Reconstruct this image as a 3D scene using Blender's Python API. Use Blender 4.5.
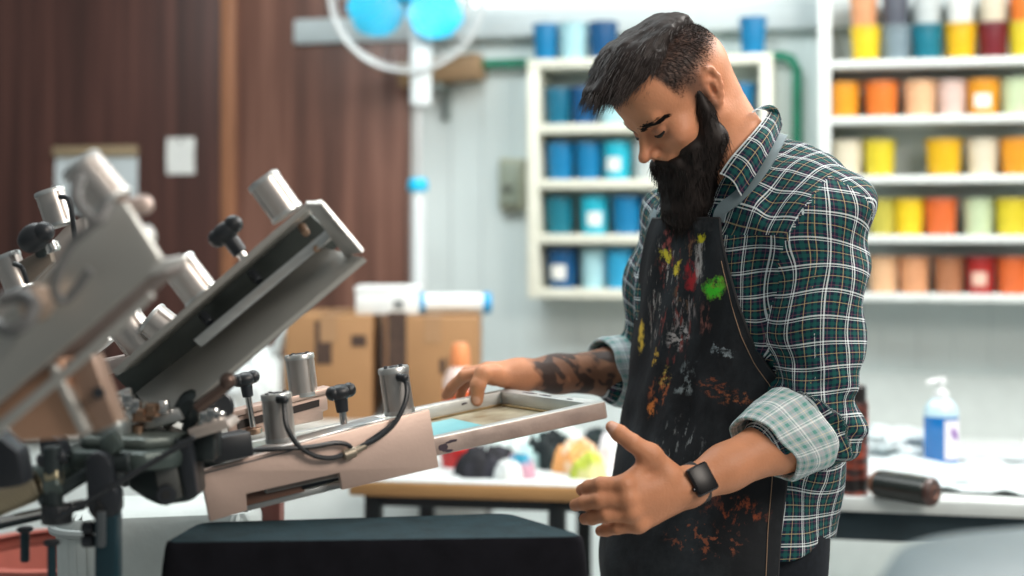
import bpy, bmesh, math, random
import numpy as np
from mathutils import Vector, Matrix, Quaternion, noise

# ------------------------------------------------------------------ camera, world, lights
S = bpy.context.scene
COL = S.collection
for o_ in list(bpy.data.objects):
    bpy.data.objects.remove(o_)
R = math.radians
F_PX, CX, HY, CAM_Z = 1422.0, 512.0, 228.0, 1.37      # focal length in pixels, image centre, horizon row, eye height

cam_data = bpy.data.cameras.new('camera')
cam = bpy.data.objects.new('camera', cam_data); COL.objects.link(cam)
cam.location = (0, 0, CAM_Z); cam.rotation_euler = (R(90), 0, 0)
cam_data.sensor_width = 36.0; cam_data.lens = 36.0 * F_PX / 1024.0
cam_data.shift_y = -(288.0 - HY) / 1024.0
cam_data.clip_start = 0.05; cam_data.clip_end = 60
cam_data.dof.use_dof = True; cam_data.dof.focus_distance = 2.12; cam_data.dof.aperture_fstop = 1.9
S.camera = cam

world = bpy.data.worlds.new('room_light'); S.world = world; world.use_nodes = True
wn, wl = world.node_tree.nodes, world.node_tree.links
wn.clear()
wo = wn.new('ShaderNodeOutputWorld'); wb = wn.new('ShaderNodeBackground')
wt = wn.new('ShaderNodeTexCoord'); wsx = wn.new('ShaderNodeSeparateXYZ'); wr = wn.new('ShaderNodeValToRGB')
wm = wn.new('ShaderNodeMapRange'); wm.inputs[1].default_value = -1; wm.inputs[2].default_value = 1
wl.new(wt.outputs['Generated'], wsx.inputs[0]); wl.new(wsx.outputs[2], wm.inputs[0]); wl.new(wm.outputs[0], wr.inputs[0])
e = wr.color_ramp.elements
e[0].position = 0.0; e[0].color = (0.10, 0.12, 0.13, 1)
e[1].position = 1.0; e[1].color = (1.0, 1.02, 1.0, 1)
for p_, c_ in ((0.42, (0.16, 0.19, 0.2, 1)), (0.55, (0.55, 0.62, 0.63, 1)), (0.72, (0.8, 0.85, 0.85, 1))):
    n_ = e.new(p_); n_.color = c_
wl.new(wr.outputs[0], wb.inputs[0]); wb.inputs[1].default_value = 0.34
wl.new(wb.outputs[0], wo.inputs[0])

def area(name, loc, target, size, power, color=(1, 1, 1), sy=None):
    d = bpy.data.lights.new(name, 'AREA'); d.energy = power; d.color = color
    d.size = size
    if sy: d.shape = 'RECTANGLE'; d.size_y = sy
    o = bpy.data.objects.new(name, d); COL.objects.link(o); o.location = loc
    o.rotation_euler = (Vector(target) - Vector(loc)).to_track_quat('-Z', 'Y').to_euler()
    return o
area('unseen_lamp', (1.9, 3.1, 3.2), (0.4, 2.2, 1.2), 1.0, 95, (1.0, 0.97, 0.92), 1.4)
area('unseen_lamp', (-1.2, 3.4, 3.3), (-0.4, 3.0, 0.8), 1.2, 30, (0.95, 1.0, 1.0), 1.6)
area('unseen_lamp', (1.7, 0.5, 2.7), (0.25, 2.2, 1.0), 1.0, 58, (1.0, 0.90, 0.80), 1.0)
area('unseen_lamp', (1.7, 2.9, 3.2), (1.6, 5.2, 1.0), 1.2, 29, (1.0, 0.98, 0.95), 0.8)  # added lamp aimed at the right-hand wall to brighten it; no fitting in view
area('unseen_lamp', (-0.3, 2.7, 3.3), (-0.2, 5.4, 0.9), 1.4, 53, (0.92, 1.0, 1.0), 0.8)  # added lamp that lifts the pale back wall; no fitting in view
S.view_settings.view_transform = 'Standard'; S.view_settings.look = 'None'
S.view_settings.gamma = 1.0; S.view_settings.use_curve_mapping = False
S.view_settings.exposure = 0.0

# ------------------------------------------------------------------ helpers
def P(px, py, d):
    """The point at distance d (along world Y) that stands at row/column px, py of the photograph."""
    return Vector(((px - CX) * d / F_PX, d, CAM_Z - (py - HY) * d / F_PX))

def mat(name, col, rough=0.5, metal=0.0, var=0.0, vscale=20.0, bump=0.0, bscale=60.0, spec=0.5, stretch=None, sss=0.0, coat=0.0):
    m = bpy.data.materials.new(name); m.use_nodes = True
    n, l = m.node_tree.nodes, m.node_tree.links
    b = n['Principled BSDF']
    b.inputs['Base Color'].default_value = (*col, 1); b.inputs['Roughness'].default_value = rough
    b.inputs['Metallic'].default_value = metal; b.inputs['Specular IOR Level'].default_value = spec
    if coat: b.inputs['Coat Weight'].default_value = coat
    tc = n.new('ShaderNodeTexCoord'); mp = n.new('ShaderNodeMapping'); l.new(tc.outputs['Object'], mp.inputs[0])
    if stretch: mp.inputs['Scale'].default_value = stretch
    nz = n.new('ShaderNodeTexNoise'); nz.inputs['Scale'].default_value = vscale; nz.inputs['Detail'].default_value = 5
    l.new(mp.outputs[0], nz.inputs[0])
    rp = n.new('ShaderNodeValToRGB'); rp.color_ramp.elements[0].position = 0.3; rp.color_ramp.elements[1].position = 0.7
    a = max(0.0, 1 - var); c = 1 + var
    rp.color_ramp.elements[0].color = (col[0]*a, col[1]*a, col[2]*a, 1)
    rp.color_ramp.elements[1].color = (min(1, col[0]*c), min(1, col[1]*c), min(1, col[2]*c), 1)
    l.new(nz.outputs[0], rp.inputs[0]); l.new(rp.outputs[0], b.inputs['Base Color'])
    if bump:
        n2 = n.new('ShaderNodeTexNoise'); n2.inputs['Scale'].default_value = bscale; n2.inputs['Detail'].default_value = 4
        l.new(mp.outputs[0], n2.inputs[0])
        bp = n.new('ShaderNodeBump'); bp.inputs['Strength'].default_value = bump; bp.inputs['Distance'].default_value = 0.01
        l.new(n2.outputs[0], bp.inputs['Height']); l.new(bp.outputs[0], b.inputs['Normal'])
    if sss:
        b.inputs['Subsurface Weight'].default_value = sss
        b.inputs['Subsurface Radius'].default_value = (0.012, 0.004, 0.002); b.inputs['Subsurface Scale'].default_value = 0.5
    return m

MAT = {}
def M(key, *a, **k):
    if key not in MAT: MAT[key] = mat(key, *a, **k)
    return MAT[key]

BASE = {}            # world matrix of every thing, so that parts can be written in world coordinates
def thing(name, label, cat, loc=(0, 0, 0), rz=0.0, group=None):
    o = bpy.data.objects.new(name, None); COL.objects.link(o); o.empty_display_size = 0.05
    o.location = loc; o.rotation_euler = (0, 0, rz)
    BASE[o.name] = Matrix.Translation(Vector(loc)) @ Matrix.Rotation(rz, 4, 'Z')
    o['label'] = label; o['category'] = cat
    if group: o['group'] = group
    return o
def tag(o, label, cat, group=None, kind=None):
    o['label'] = label; o['category'] = cat
    if group: o['group'] = group
    if kind: o['kind'] = kind
    return o
def link(name, me, mats, parent=None, loc=None, sharp=35, smooth=True):
    """Link a mesh given in world coordinates; under a parent it becomes a part of it."""
    if not isinstance(mats, (list, tuple)): mats = [mats]
    for m in mats: me.materials.append(m)
    o = bpy.data.objects.new(name, me); COL.objects.link(o)
    base = Matrix.Identity(4)
    if parent is not None:
        base = BASE[parent.name]; o.parent = parent; BASE[o.name] = base
    elif loc is not None:
        base = Matrix.Translation(Vector(loc)); o.location = loc; BASE[o.name] = base
    else:
        BASE[o.name] = base
    me.transform(base.inverted())
    if smooth:
        me.polygons.foreach_set('use_smooth', [True] * len(me.polygons))
        if sharp: me.set_sharp_from_angle(angle=R(sharp))
    me.update()
    return o

def frame(origin, x, z=None, y=None):
    """Matrix with the given origin and x axis; z (or y) is made perpendicular."""
    x = Vector(x).normalized()
    if z is not None:
        z = Vector(z); z = (z - x * z.dot(x)).normalized(); y = z.cross(x)
    else:
        y = Vector(y); y = (y - x * y.dot(x)).normalized(); z = x.cross(y)
    m = Matrix((x, y, z)).transposed().to_4x4(); m.translation = Vector(origin)
    return m

class MB:
    """Collects shapes and links them as ONE mesh object."""
    def __init__(s): s.bm = bmesh.new(); s.mi = 0
    def _fin(s, verts, T):
        if T is not None: bmesh.ops.transform(s.bm, matrix=T, verts=verts)
        for f in {f for v in verts for f in v.link_faces}: f.material_index = s.mi
        return s
    def box(s, size, T=None, bev=0.0, at=(0, 0, 0), seg=2):
        g = bmesh.ops.create_cube(s.bm, size=1.0); v = g['verts']
        bmesh.ops.scale(s.bm, vec=Vector(size), verts=v); bmesh.ops.translate(s.bm, vec=Vector(at), verts=v)
        if bev:
            ed = list({e for q in v for e in q.link_edges})
            g = bmesh.ops.bevel(s.bm, geom=ed, offset=bev, segments=seg, affect='EDGES', profile=0.5)
            v = list({q for f in g['faces'] for q in f.verts} | {q for q in v if q.is_valid})
        return s._fin(v, T)
    def prism(s, pts, z0, z1, T=None, bev=0.0):
        a = [s.bm.verts.new((x, y, z0)) for x, y in pts]; b = [s.bm.verts.new((x, y, z1)) for x, y in pts]
        n = len(pts); fs = [s.bm.faces.new(a[::-1]), s.bm.faces.new(b)]
        for i in range(n): fs.append(s.bm.faces.new((a[i], a[(i+1) % n], b[(i+1) % n], b[i])))
        bmesh.ops.recalc_face_normals(s.bm, faces=fs)
        v = a + b
        if bev:
            ed = list({e for q in v for e in q.link_edges})
            g = bmesh.ops.bevel(s.bm, geom=ed, offset=bev, segments=2, affect='EDGES', profile=0.5)
            v = list({q for f in g['faces'] for q in f.verts} | {q for q in v if q.is_valid})
        return s._fin(v, T)
    def lathe(s, prof, T=None, seg=24, sx=1.0, sy=1.0):
        """prof: (radius, height) from bottom to top; ends with radius 0 are closed by a fan."""
        rings = []
        for r, z in prof:
            if r < 1e-6: rings.append([s.bm.verts.new((0, 0, z))])
            else: rings.append([s.bm.verts.new((r*sx*math.cos(2*math.pi*i/seg), r*sy*math.sin(2*math.pi*i/seg), z)) for i in range(seg)])
        fs = []
        for a, b in zip(rings, rings[1:]):
            for i in range(seg):
                j = (i+1) % seg
                if len(a) == 1 and len(b) == 1: continue
                if len(a) == 1: fs.append(s.bm.faces.new((a[0], b[j], b[i])))
                elif len(b) == 1: fs.append(s.bm.faces.new((a[i], a[j], b[0])))
                else: fs.append(s.bm.faces.new((a[i], a[j], b[j], b[i])))
        return s._fin([v for r in rings for v in r], T)
    def cyl(s, p0, p1, r0, r1=None, seg=20, bev=0.0):
        p0, p1 = Vector(p0), Vector(p1); r1 = r0 if r1 is None else r1; h = (p1-p0).length
        T = Matrix.Translation(p0) @ (p1-p0).to_track_quat('Z', 'Y').to_matrix().to_4x4()
        b = min(bev, h*0.4)
        prof = [(0, 0), (r0-b, 0), (r0, b), (r1, h-b), (r1-b, h), (0, h)] if b else [(0, 0), (r0, 0), (r1, h), (0, h)]
        return s.lathe(prof, T, seg)
    def ball(s, c, r, T=None, seg=20):
        r = Vector((r, r, r)) if not hasattr(r, '__len__') else Vector(r)
        g = bmesh.ops.create_uvsphere(s.bm, u_segments=seg, v_segments=seg//2+2, radius=1.0)
        bmesh.ops.scale(s.bm, vec=r, verts=g['verts']); bmesh.ops.translate(s.bm, vec=Vector(c), verts=g['verts'])
        return s._fin(g['verts'], T)
    def tube(s, pts, r, seg=10, sub=6, closed=False):
        pts = spline([Vector(p) for p in pts], sub) if sub > 1 else [Vector(p) for p in pts]
        rings = []; up = None
        for i, p in enumerate(pts):
            t = (pts[min(i+1, len(pts)-1)] - pts[max(i-1, 0)]).normalized()
            if up is None: up = t.orthogonal().normalized()
            up = (up - t*up.dot(t)).normalized(); sd = t.cross(up)
            rr = r(i/(len(pts)-1)) if callable(r) else r
            rings.append([s.bm.verts.new(p + (up*math.cos(2*math.pi*k/seg) + sd*math.sin(2*math.pi*k/seg))*rr) for k in range(seg)])
        for a, b in zip(rings, rings[1:]):
            for k in range(seg):
                j = (k+1) % seg
                s.bm.faces.new((a[k], a[j], b[j], b[k]))
        s.bm.faces.new(rings[0][::-1]); s.bm.faces.new(rings[-1])
        return s._fin([v for q in rings for v in q], None)
    def grid(s, rows, thick=0.0):
        """A sheet through rows of points, given a thickness."""
        vs = [[s.bm.verts.new(p) for p in r] for r in rows]
        fs = []
        for a, b in zip(vs, vs[1:]):
            for i in range(len(a)-1): fs.append(s.bm.faces.new((a[i], a[i+1], b[i+1], b[i])))
        v = [q for r in vs for q in r]
        if thick:
            bmesh.ops.recalc_face_normals(s.bm, faces=fs)
            g = bmesh.ops.solidify(s.bm, geom=fs, thickness=thick)
            v += [q for q in g['geom'] if isinstance(q, bmesh.types.BMVert)]
        return s._fin(v, None)
    def build(s, name, mats, parent=None, loc=None, sharp=35, smooth=True):
        me = bpy.data.meshes.new(name); s.bm.normal_update(); s.bm.to_mesh(me); s.bm.free()
        return link(name, me, mats, parent, loc, sharp, smooth)

def spline(pts, sub):
    out = []
    for i in range(len(pts)-1):
        p0, p1, p2, p3 = pts[max(i-1, 0)], pts[i], pts[i+1], pts[min(i+2, len(pts)-1)]
        for k in range(sub):
            t = k/sub
            out.append(0.5*((2*p1) + (p2-p0)*t + (2*p0-5*p1+4*p2-p3)*t*t + (3*p1-p0-3*p2+p3)*t**3))
    out.append(pts[-1]); return out
def copy_tree(o, parent=None):
    c = o.copy(); COL.objects.link(c)
    if parent is not None: c.parent = parent
    for ch in list(o.children): copy_tree(ch, c)
    return c
# ------------------------------------------------------------------ the setting: back wall, floor, wood panelling, window strip
WA = R(-13.0)                                            # the back wall turns its right end towards the camera
WU = Vector((math.cos(WA), math.sin(WA), 0)); WN = Vector((math.sin(WA), -math.cos(WA), 0))
W0 = Vector((0, 5.3, 0))
def W(u, off, z): return W0 + WU*u + WN*off + Vector((0, 0, z))
def wpix(px, py, off):
    """(u, z) on the plane that stands `off` metres in front of the wall."""
    ray = Vector(((px-CX)/F_PX, 1, -(py-HY)/F_PX)); o = Vector((0, 0, CAM_Z)); q = W0 + WN*off
    t = (q-o).dot(WN)/ray.dot(WN); h = o + ray*t
    return (h-W0).dot(WU), h.z
WT = lambda u, off, z: Matrix.Translation(W(u, off, z)) @ Matrix.Rotation(WA, 4, 'Z')   # local x along the wall, -y out of it

def struct(o): o['kind'] = 'structure'; return o

def wall_mat():
    m = mat('pale_wall_paint', (0.70, 0.78, 0.775), 0.55, var=0.04, vscale=3.0)
    n, l = m.node_tree.nodes, m.node_tree.links; b = n['Principled BSDF']
    tc = n.new('ShaderNodeTexCoord'); wv = n.new('ShaderNodeTexWave'); wv.wave_type = 'BANDS'; wv.bands_direction = 'X'; wv.wave_profile = 'SAW'
    wv.inputs['Scale'].default_value = 2.6
    rp = n.new('ShaderNodeValToRGB'); rp.color_ramp.elements[0].position = 0.0; rp.color_ramp.elements[1].position = 0.08
    bp = n.new('ShaderNodeBump'); bp.inputs['Strength'].default_value = 0.3; bp.inputs['Distance'].default_value = 0.02
    l.new(tc.outputs['Object'], wv.inputs[0]); l.new(wv.outputs['Fac'], rp.inputs[0]); l.new(rp.outputs[0], bp.inputs['Height']); l.new(bp.outputs[0], b.inputs['Normal'])
    return m
def wood_mat(name, c0, c1, c2):
    m = bpy.data.materials.new(name); m.use_nodes = True
    n, l = m.node_tree.nodes, m.node_tree.links; b = n['Principled BSDF']; b.inputs['Roughness'].default_value = 0.42
    tc = n.new('ShaderNodeTexCoord'); mp = n.new('ShaderNodeMapping'); mp.inputs['Scale'].default_value = (9, 9, 0.28)
    nz = n.new('ShaderNodeTexNoise'); nz.inputs['Scale'].default_value = 1.6; nz.inputs['Detail'].default_value = 6; nz.inputs['Roughness'].default_value = 0.62
    rp = n.new('ShaderNodeValToRGB'); e = rp.color_ramp.elements
    e[0].position = 0.34; e[0].color = (*c0, 1); e[1].position = 0.7; e[1].color = (*c2, 1); q = e.new(0.52); q.color = (*c1, 1)
    l.new(tc.outputs['Object'], mp.inputs[0]); l.new(mp.outputs[0], nz.inputs[0]); l.new(nz.outputs[0], rp.inputs[0]); l.new(rp.outputs[0], b.inputs['Base Color'])
    return m

M('floor_concrete', (0.42, 0.43, 0.42), 0.6, var=0.12, vscale=2.5)
struct(MB().box((14, 12, 0.1), Matrix.Translation((0, 3.0, -0.05))).build('floor', MAT['floor_concrete']))
# the wall is built round the window strip
win_u0, win_u1 = wpix(300, 0, 0)[0], wpix(822, 0, 0)[0]
win_z0 = wpix(640, 10, 0)[1]; win_z1 = win_z0 + 0.75
wm_ = wall_mat()
wb_ = MB()
def wall_piece(u0, u1, z0, z1): wb_.box((u1-u0, 0.12, z1-z0), None, 0, ((u0+u1)/2, 0.06, (z0+z1)/2))
wall_piece(-4.5, 4.5, 0, win_z0); wall_piece(-4.5, win_u0, win_z0, win_z1); wall_piece(win_u1, 4.5, win_z0, win_z1); wall_piece(-4.5, 4.5, win_z1, 3.4)
wo_ = wb_.build('wall_back', wm_); wo_.matrix_world = WT(0, 0, 0); struct(wo_)
# window strip: frame bars and a pane
wf = thing('window_1', 'long high window strip over the pale wall', 'window', W((win_u0+win_u1)/2, 0, win_z0), WA); wf['kind'] = 'structure'
b = MB(); T = WT(0, 0, 0); wh = win_z1-win_z0
b.box((win_u1-win_u0, 0.05, 0.035), T, 0.004, ((win_u0+win_u1)/2, 0.03, win_z0+0.0175)); b.box((win_u1-win_u0, 0.05, 0.035), T, 0.004, ((win_u0+win_u1)/2, 0.03, win_z1-0.0175))
for k in range(4): b.box((0.035, 0.05, wh-0.07), T, 0.004, (win_u0+0.0175+(win_u1-win_u0-0.035)*k/3, 0.03, (win_z0+win_z1)/2))
b.build('window_frame', M('white_frame', (0.62, 0.67, 0.67), 0.4), wf)
gm = bpy.data.materials.new('daylit_frosted_pane'); gm.use_nodes = True
gb = gm.node_tree.nodes['Principled BSDF']; gb.inputs['Base Color'].default_value = (0.9, 0.95, 0.95, 1); gb.inputs['Emission Color'].default_value = (0.95, 1, 1, 1); gb.inputs['Emission Strength'].default_value = 1.1
MB().box((win_u1-win_u0-0.03, 0.012, wh-0.03), T, 0, ((win_u0+win_u1)/2, 0.05, (win_z0+win_z1)/2)).build('pane', gm, wf)
# white beam under the window
bz = wpix(640, 34, 0.05)[1]
struct(MB().box((win_u1+1.2-win_u0, 0.07, win_z0-bz), WT(0, 0, 0), 0.008, ((win_u0+win_u1+1.2)/2, -0.035, (win_z0+bz)/2)).build('trim_1', M('beam_paint', (0.50, 0.56, 0.57), 0.5, var=0.04)))
# pale board along the foot of the wall behind the right table
lz = wpix(940, 374, 0.03)[1]; lu = wpix(640, 380, 0.03)[0]
struct(MB().box((2.6, 0.03, lz), WT(lu+1.3, 0, 0), 0.004, (0, -0.015, lz/2)).build('trim_2', M('pale_board', (0.62, 0.68, 0.66), 0.5, var=0.04)))
# wooden panelling on the left, two leaves with a lighter post between them
wd = wood_mat('brown_wood_panel', (0.070, 0.033, 0.025), (0.165, 0.075, 0.053), (0.29, 0.145, 0.105))
wd2 = wood_mat('dark_wood_panel', (0.032, 0.014, 0.011), (0.068, 0.027, 0.021), (0.115, 0.048, 0.036))
u_a, u_b = wpix(222, 200, 0.05)[0], wpix(236, 200, 0.05)[0]; u_c = wpix(408, 200, 0.05)[0]; u_l = u_a - 1.6
ztop = 2.7
def leaf(name, u0, u1, m, th, label):
    o = MB().box((u1-u0, th, ztop), None, 0.004, ((u1-u0)/2, -th/2, ztop/2)).build(name, m)
    o.matrix_world = WT(u0, 0, 0); o['label'] = label; return struct(o)
leaf('door_1', u_b, u_c, wd, 0.05, 'brown wood grain door leaf')
leaf('door_2', u_l, u_a, wd2, 0.05, 'dark brown wood grain door leaf')
leaf('trim_3', u_a, u_b, M('orange_wood_post', (0.30, 0.13, 0.065), 0.45, var=0.25, vscale=8, stretch=(6, 6, 0.4)), 0.065, 'lighter wooden post between the leaves')

# notices on the panelling
def sheet(name, px0, py0, px1, py1, label, mt, off=0.052, rail=False):
    u0, z1 = wpix(px0, py0, off); u1, z0 = wpix(px1, py1, off)
    t = thing(name, label, 'notice', W((u0+u1)/2, off, z0), WA)
    b = MB(); w, h = u1-u0, z1-z0
    rows = [[WT(u0, off, z0) @ Vector((w*i/6, -0.001-0.004*math.sin(i*1.1+j*0.5)**2, h*j/6)) for i in range(7)] for j in range(7)]
    b.grid(rows, 0.0012); b.build('paper', mt, t)
    if rail:
        MB().box((w*1.02, 0.02, 0.04), WT((u0+u1)/2, off, z1), 0.004, (0, -0.012, 0.0)).build('clip_rail', M('tan_rail', (0.33, 0.25, 0.15), 0.5), t)
    else:
        q = MB(); q.cyl(WT((u0+u1)/2, off, z1-0.015) @ Vector((0, -0.003, 0)), WT((u0+u1)/2, off, z1-0.015) @ Vector((0, -0.012, 0)), 0.007, 0.006, 12, 0.002); q.build('pin', M('pin_grey', (0.3, 0.3, 0.3), 0.4), t)
M('paper_white', (0.80, 0.81, 0.78), 0.7, var=0.04)
sheet('paper_notice', 167, 138, 195, 174, 'small white paper note pinned to the dark wood panelling', MAT['paper_white'])
sheet('poster', 56, 152, 138, 212, 'white poster hung from a tan rail on the wood panelling', M('poster_paper', (0.62, 0.68, 0.70), 0.6, var=0.05), rail=True)

# electric box on the wall
u0, z1 = wpix(497, 158, 0.08); u1, z0 = wpix(523, 210, 0.08)
t = thing('switch_box', 'beige electric switch box on the pale wall', 'switch box', W((u0+u1)/2, 0, (z0+z1)/2), WA)
w, h = u1-u0, z1-z0; Tm = WT((u0+u1)/2, 0, (z0+z1)/2)
MB().box((w, 0.06, h), Tm, 0.012, (0, -0.03, 0)).build('housing', M('beige_box', (0.42, 0.43, 0.32), 0.45, var=0.08), t)
MB().box((w*0.72, 0.02, h*0.8), Tm, 0.006, (-w*0.05, -0.068, 0)).build('cover', M('green_grey_cover', (0.30, 0.34, 0.27), 0.45), t)
MB().cyl(Tm @ Vector((-w*0.1, -0.075, -h*0.08)), Tm @ Vector((-w*0.1, -0.1, -h*0.08)), 0.016, 0.013, 16, 0.003).build('switch_knob', M('knob_grey', (0.14, 0.15, 0.13), 0.4), t)

# green pipe along the wall, turning down at its right end
ua, za = wpix(470, 63, 0.05); ub, zb = wpix(797, 57, 0.05); zz = (za+zb)/2
t = thing('green_pipe', 'green pipe running along the wall then bending down beside the white rack', 'pipe', W(ub, 0, 0), WA)
b = MB(); pts = [W(ua, 0.05, zz), W(ub-0.05, 0.05, zz), W(ub-0.02, 0.05, zz-0.012), W(ub, 0.05, zz-0.05), W(ub, 0.05, 0.02)]
b.tube(pts, 0.017, 14, 1); b.build('pipe_run', M('green_paint', (0.004, 0.20, 0.115), 0.4, var=0.1), t)
for uu, zc in ((ua+0.3, zz), (ub-0.4, zz), (ub, 1.5)):
    MB().box((0.03, 0.06, 0.045) if zc == zz else (0.045, 0.06, 0.03), WT(uu, 0, zc), 0.005, (0, -0.03, 0)).build('pipe_clip', M('clip_steel', (0.35, 0.4, 0.38), 0.4, 0.7), t)

# brown timber lying on a wall bracket
u0, z0 = wpix(398, 84, 0.12); u1, z1 = wpix(480, 56, 0.12)
t = thing('timber_offcut', 'short brown timber offcut on a bracket behind the fan', 'timber', W((u0+u1)/2, 0, z0), WA)
MB().box((u1-u0, 0.12, z1-z0), WT((u0+u1)/2, 0, (z0+z1)/2) @ Matrix.Rotation(R(-5), 4, 'Y'), 0.012, (0, -0.08, 0)).build('timber', M('timber_brown', (0.30, 0.19, 0.10), 0.6, var=0.3, vscale=9, stretch=(0.5, 6, 6)), t)
b = MB(); b.box((0.03, 0.16, 0.02), WT((u0+u1)/2, 0, z0-0.012), 0.003, (0, -0.08, 0)); b.box((0.03, 0.02, 0.12), WT((u0+u1)/2, 0, z0-0.07), 0.003, (0, -0.01, 0)); b.build('bracket', MAT['clip_steel'], t)
# ------------------------------------------------------------------ paint racks and pots
ORD = ['first', 'second', 'third', 'fourth', 'fifth', 'sixth', 'seventh', 'eighth']
PC = {  # colour name: base colour
 'yellow': (0.80, 0.46, 0.012), 'bright yellow': (0.86, 0.60, 0.02), 'lemon yellow': (0.72, 0.58, 0.03), 'amber': (0.80, 0.33, 0.02), 'orange': (0.78, 0.20, 0.03), 'deep orange': (0.74, 0.15, 0.035),
 'peach': (0.80, 0.48, 0.27), 'salmon': (0.72, 0.34, 0.17), 'pink-cream': (0.72, 0.53, 0.47), 'cream': (0.72, 0.65, 0.50), 'pale green': (0.55, 0.66, 0.42), 'olive yellow': (0.52, 0.46, 0.07),
 'brown': (0.42, 0.17, 0.08), 'red': (0.42, 0.025, 0.022), 'dark red': (0.16, 0.012, 0.02), 'grey-blue': (0.20, 0.27, 0.31), 'light grey': (0.55, 0.60, 0.60), 'dark grey': (0.10, 0.11, 0.14), 'white': (0.78, 0.80, 0.78), 'teal': (0.006, 0.17, 0.24),
 'blue': (0.005, 0.20, 0.43), 'dark blue': (0.005, 0.085, 0.23), 'sky blue': (0.03, 0.38, 0.66), 'cyan': (0.02, 0.50, 0.66), 'deep teal': (0.004, 0.14, 0.24), 'pale cyan': (0.42, 0.70, 0.76), 'navy': (0.008, 0.03, 0.12)}
pot_mesh = {}
def pot_parts(colour, r, h):
    key = (colour, round(r, 3), round(h, 3))
    if key in pot_mesh: return pot_mesh[key]
    c = tuple(v*.88 for v in PC[colour]); seed = len(pot_mesh)
    pm = M('pot_' + colour.replace(' ', '_'), c, 0.38, var=0.10, vscale=14)
    dk = M('pot_lid_' + colour.replace(' ', '_'), tuple(min(1, v*0.80 + 0.03) for v in c), 0.45, var=0.08)
    b = MB(); b.lathe([(0, 0), (r*0.83, 0), (r*0.86, 0.004), (r*0.97, h*0.86), (r*0.97, h*0.87), (r*1.03, h*0.875), (r*1.03, h*0.92), (r*0.99, h*0.925), (0, h*0.925)], None, 28)
    me = bpy.data.meshes.new('bucket'); b.bm.to_mesh(me); b.bm.free(); me.materials.append(pm); me.polygons.foreach_set('use_smooth', [True]*len(me.polygons)); me.set_sharp_from_angle(angle=R(35))
    b = MB(); b.lathe([(0, h*0.926), (r*1.06, h*0.926), (r*1.07, h*0.975), (r*1.03, h), (r*0.95, h), (r*0.93, h*0.982), (0, h*0.982)], None, 28)
    ml = bpy.data.meshes.new('lid'); b.bm.to_mesh(ml); b.bm.free(); ml.materials.append(dk); ml.polygons.foreach_set('use_smooth', [True]*len(ml.polygons)); ml.set_sharp_from_angle(angle=R(35))
    pot_mesh[key] = (me, ml); return pot_mesh[key]
def paint_pot(colour, pos, r, h, label, group, sticker=None, rot=0.0):
    t = thing('paint_pot', label, 'paint pot', pos, WA + rot, group)
    for nm, me in zip(('bucket', 'lid'), pot_parts(colour, r, h)):
        o = bpy.data.objects.new(nm, me); COL.objects.link(o); o.parent = t
    if sticker:
        b = MB(); rows = []
        for j in range(5):
            z = h*(0.22 + 0.36*j/4); rr = r*(0.86 + 0.11*z/(h*0.86)) + 0.0012
            rows.append([Vector((rr*math.sin(a), -rr*math.cos(a), z)) for a in [(-0.55+1.1*i/8) for i in range(9)]])
        b.grid(rows); me = bpy.data.meshes.new('sticker'); b.bm.to_mesh(me); b.bm.free(); me.materials.append(M('sticker_' + sticker, {'white': (0.8, 0.8, 0.76), 'pale': (0.75, 0.5, 0.4)}[sticker], 0.5, var=0.05))
        o = bpy.data.objects.new('sticker', me); COL.objects.link(o); o.parent = t
    return t

def rack(name, label, px_l, px_r, stile_px, boards, pxref, depth, th, mt, z_top=None, top_board=True):
    u0 = wpix(px_l, 200, depth)[0]; u1 = wpix(px_r, 200, depth)[0]
    zs = [wpix(pxref, y, depth)[1] for y in boards]
    t = thing(name, label, 'rack', W((u0+u1)/2, depth/2, zs[-1]-th), WA)
    sw = stile_px*5.0/F_PX; zt = z_top if z_top else zs[0]
    for uu in (u0+sw/2, u1-sw/2):
        MB().box((sw, depth, zt-zs[-1]+th), WT(uu, 0, (zt+zs[-1]-th)/2), 0.004, (0, -depth/2, 0)).build('side_panel', mt, t)
    for i, z in enumerate(zs):
        MB().box((u1-u0-2*sw if (i or z_top) else u1-u0, depth, th), WT((u0+u1)/2, 0, z-th/2 + (th if (not i and not z_top) else 0)), 0.004, (0, -depth/2, 0)).build('shelf', mt, t)
    if not z_top: zs[0] += th
    return u0, u1, zs
rack_white = M('rack_white', (0.72, 0.76, 0.74), 0.42, var=0.03)
rack_cream = M('rack_cream', (0.74, 0.74, 0.63), 0.45, var=0.04)
u0, u1, zs = rack('paint_rack', 'white wall rack crowded with yellow, orange and red paint pots', 818, 1190, 12, [58, 115, 175, 235, 294], 930, 0.27, 0.026, rack_white, z_top=wpix(930, 0, 0.27)[1] + 0.35)
RD = 0.17
def upx(px): return wpix(px, 200, RD+0.06)[0]
SHN = ['topmost visible shelf', 'second shelf down', 'third shelf down', 'fourth shelf down', 'bottom shelf']
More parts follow.
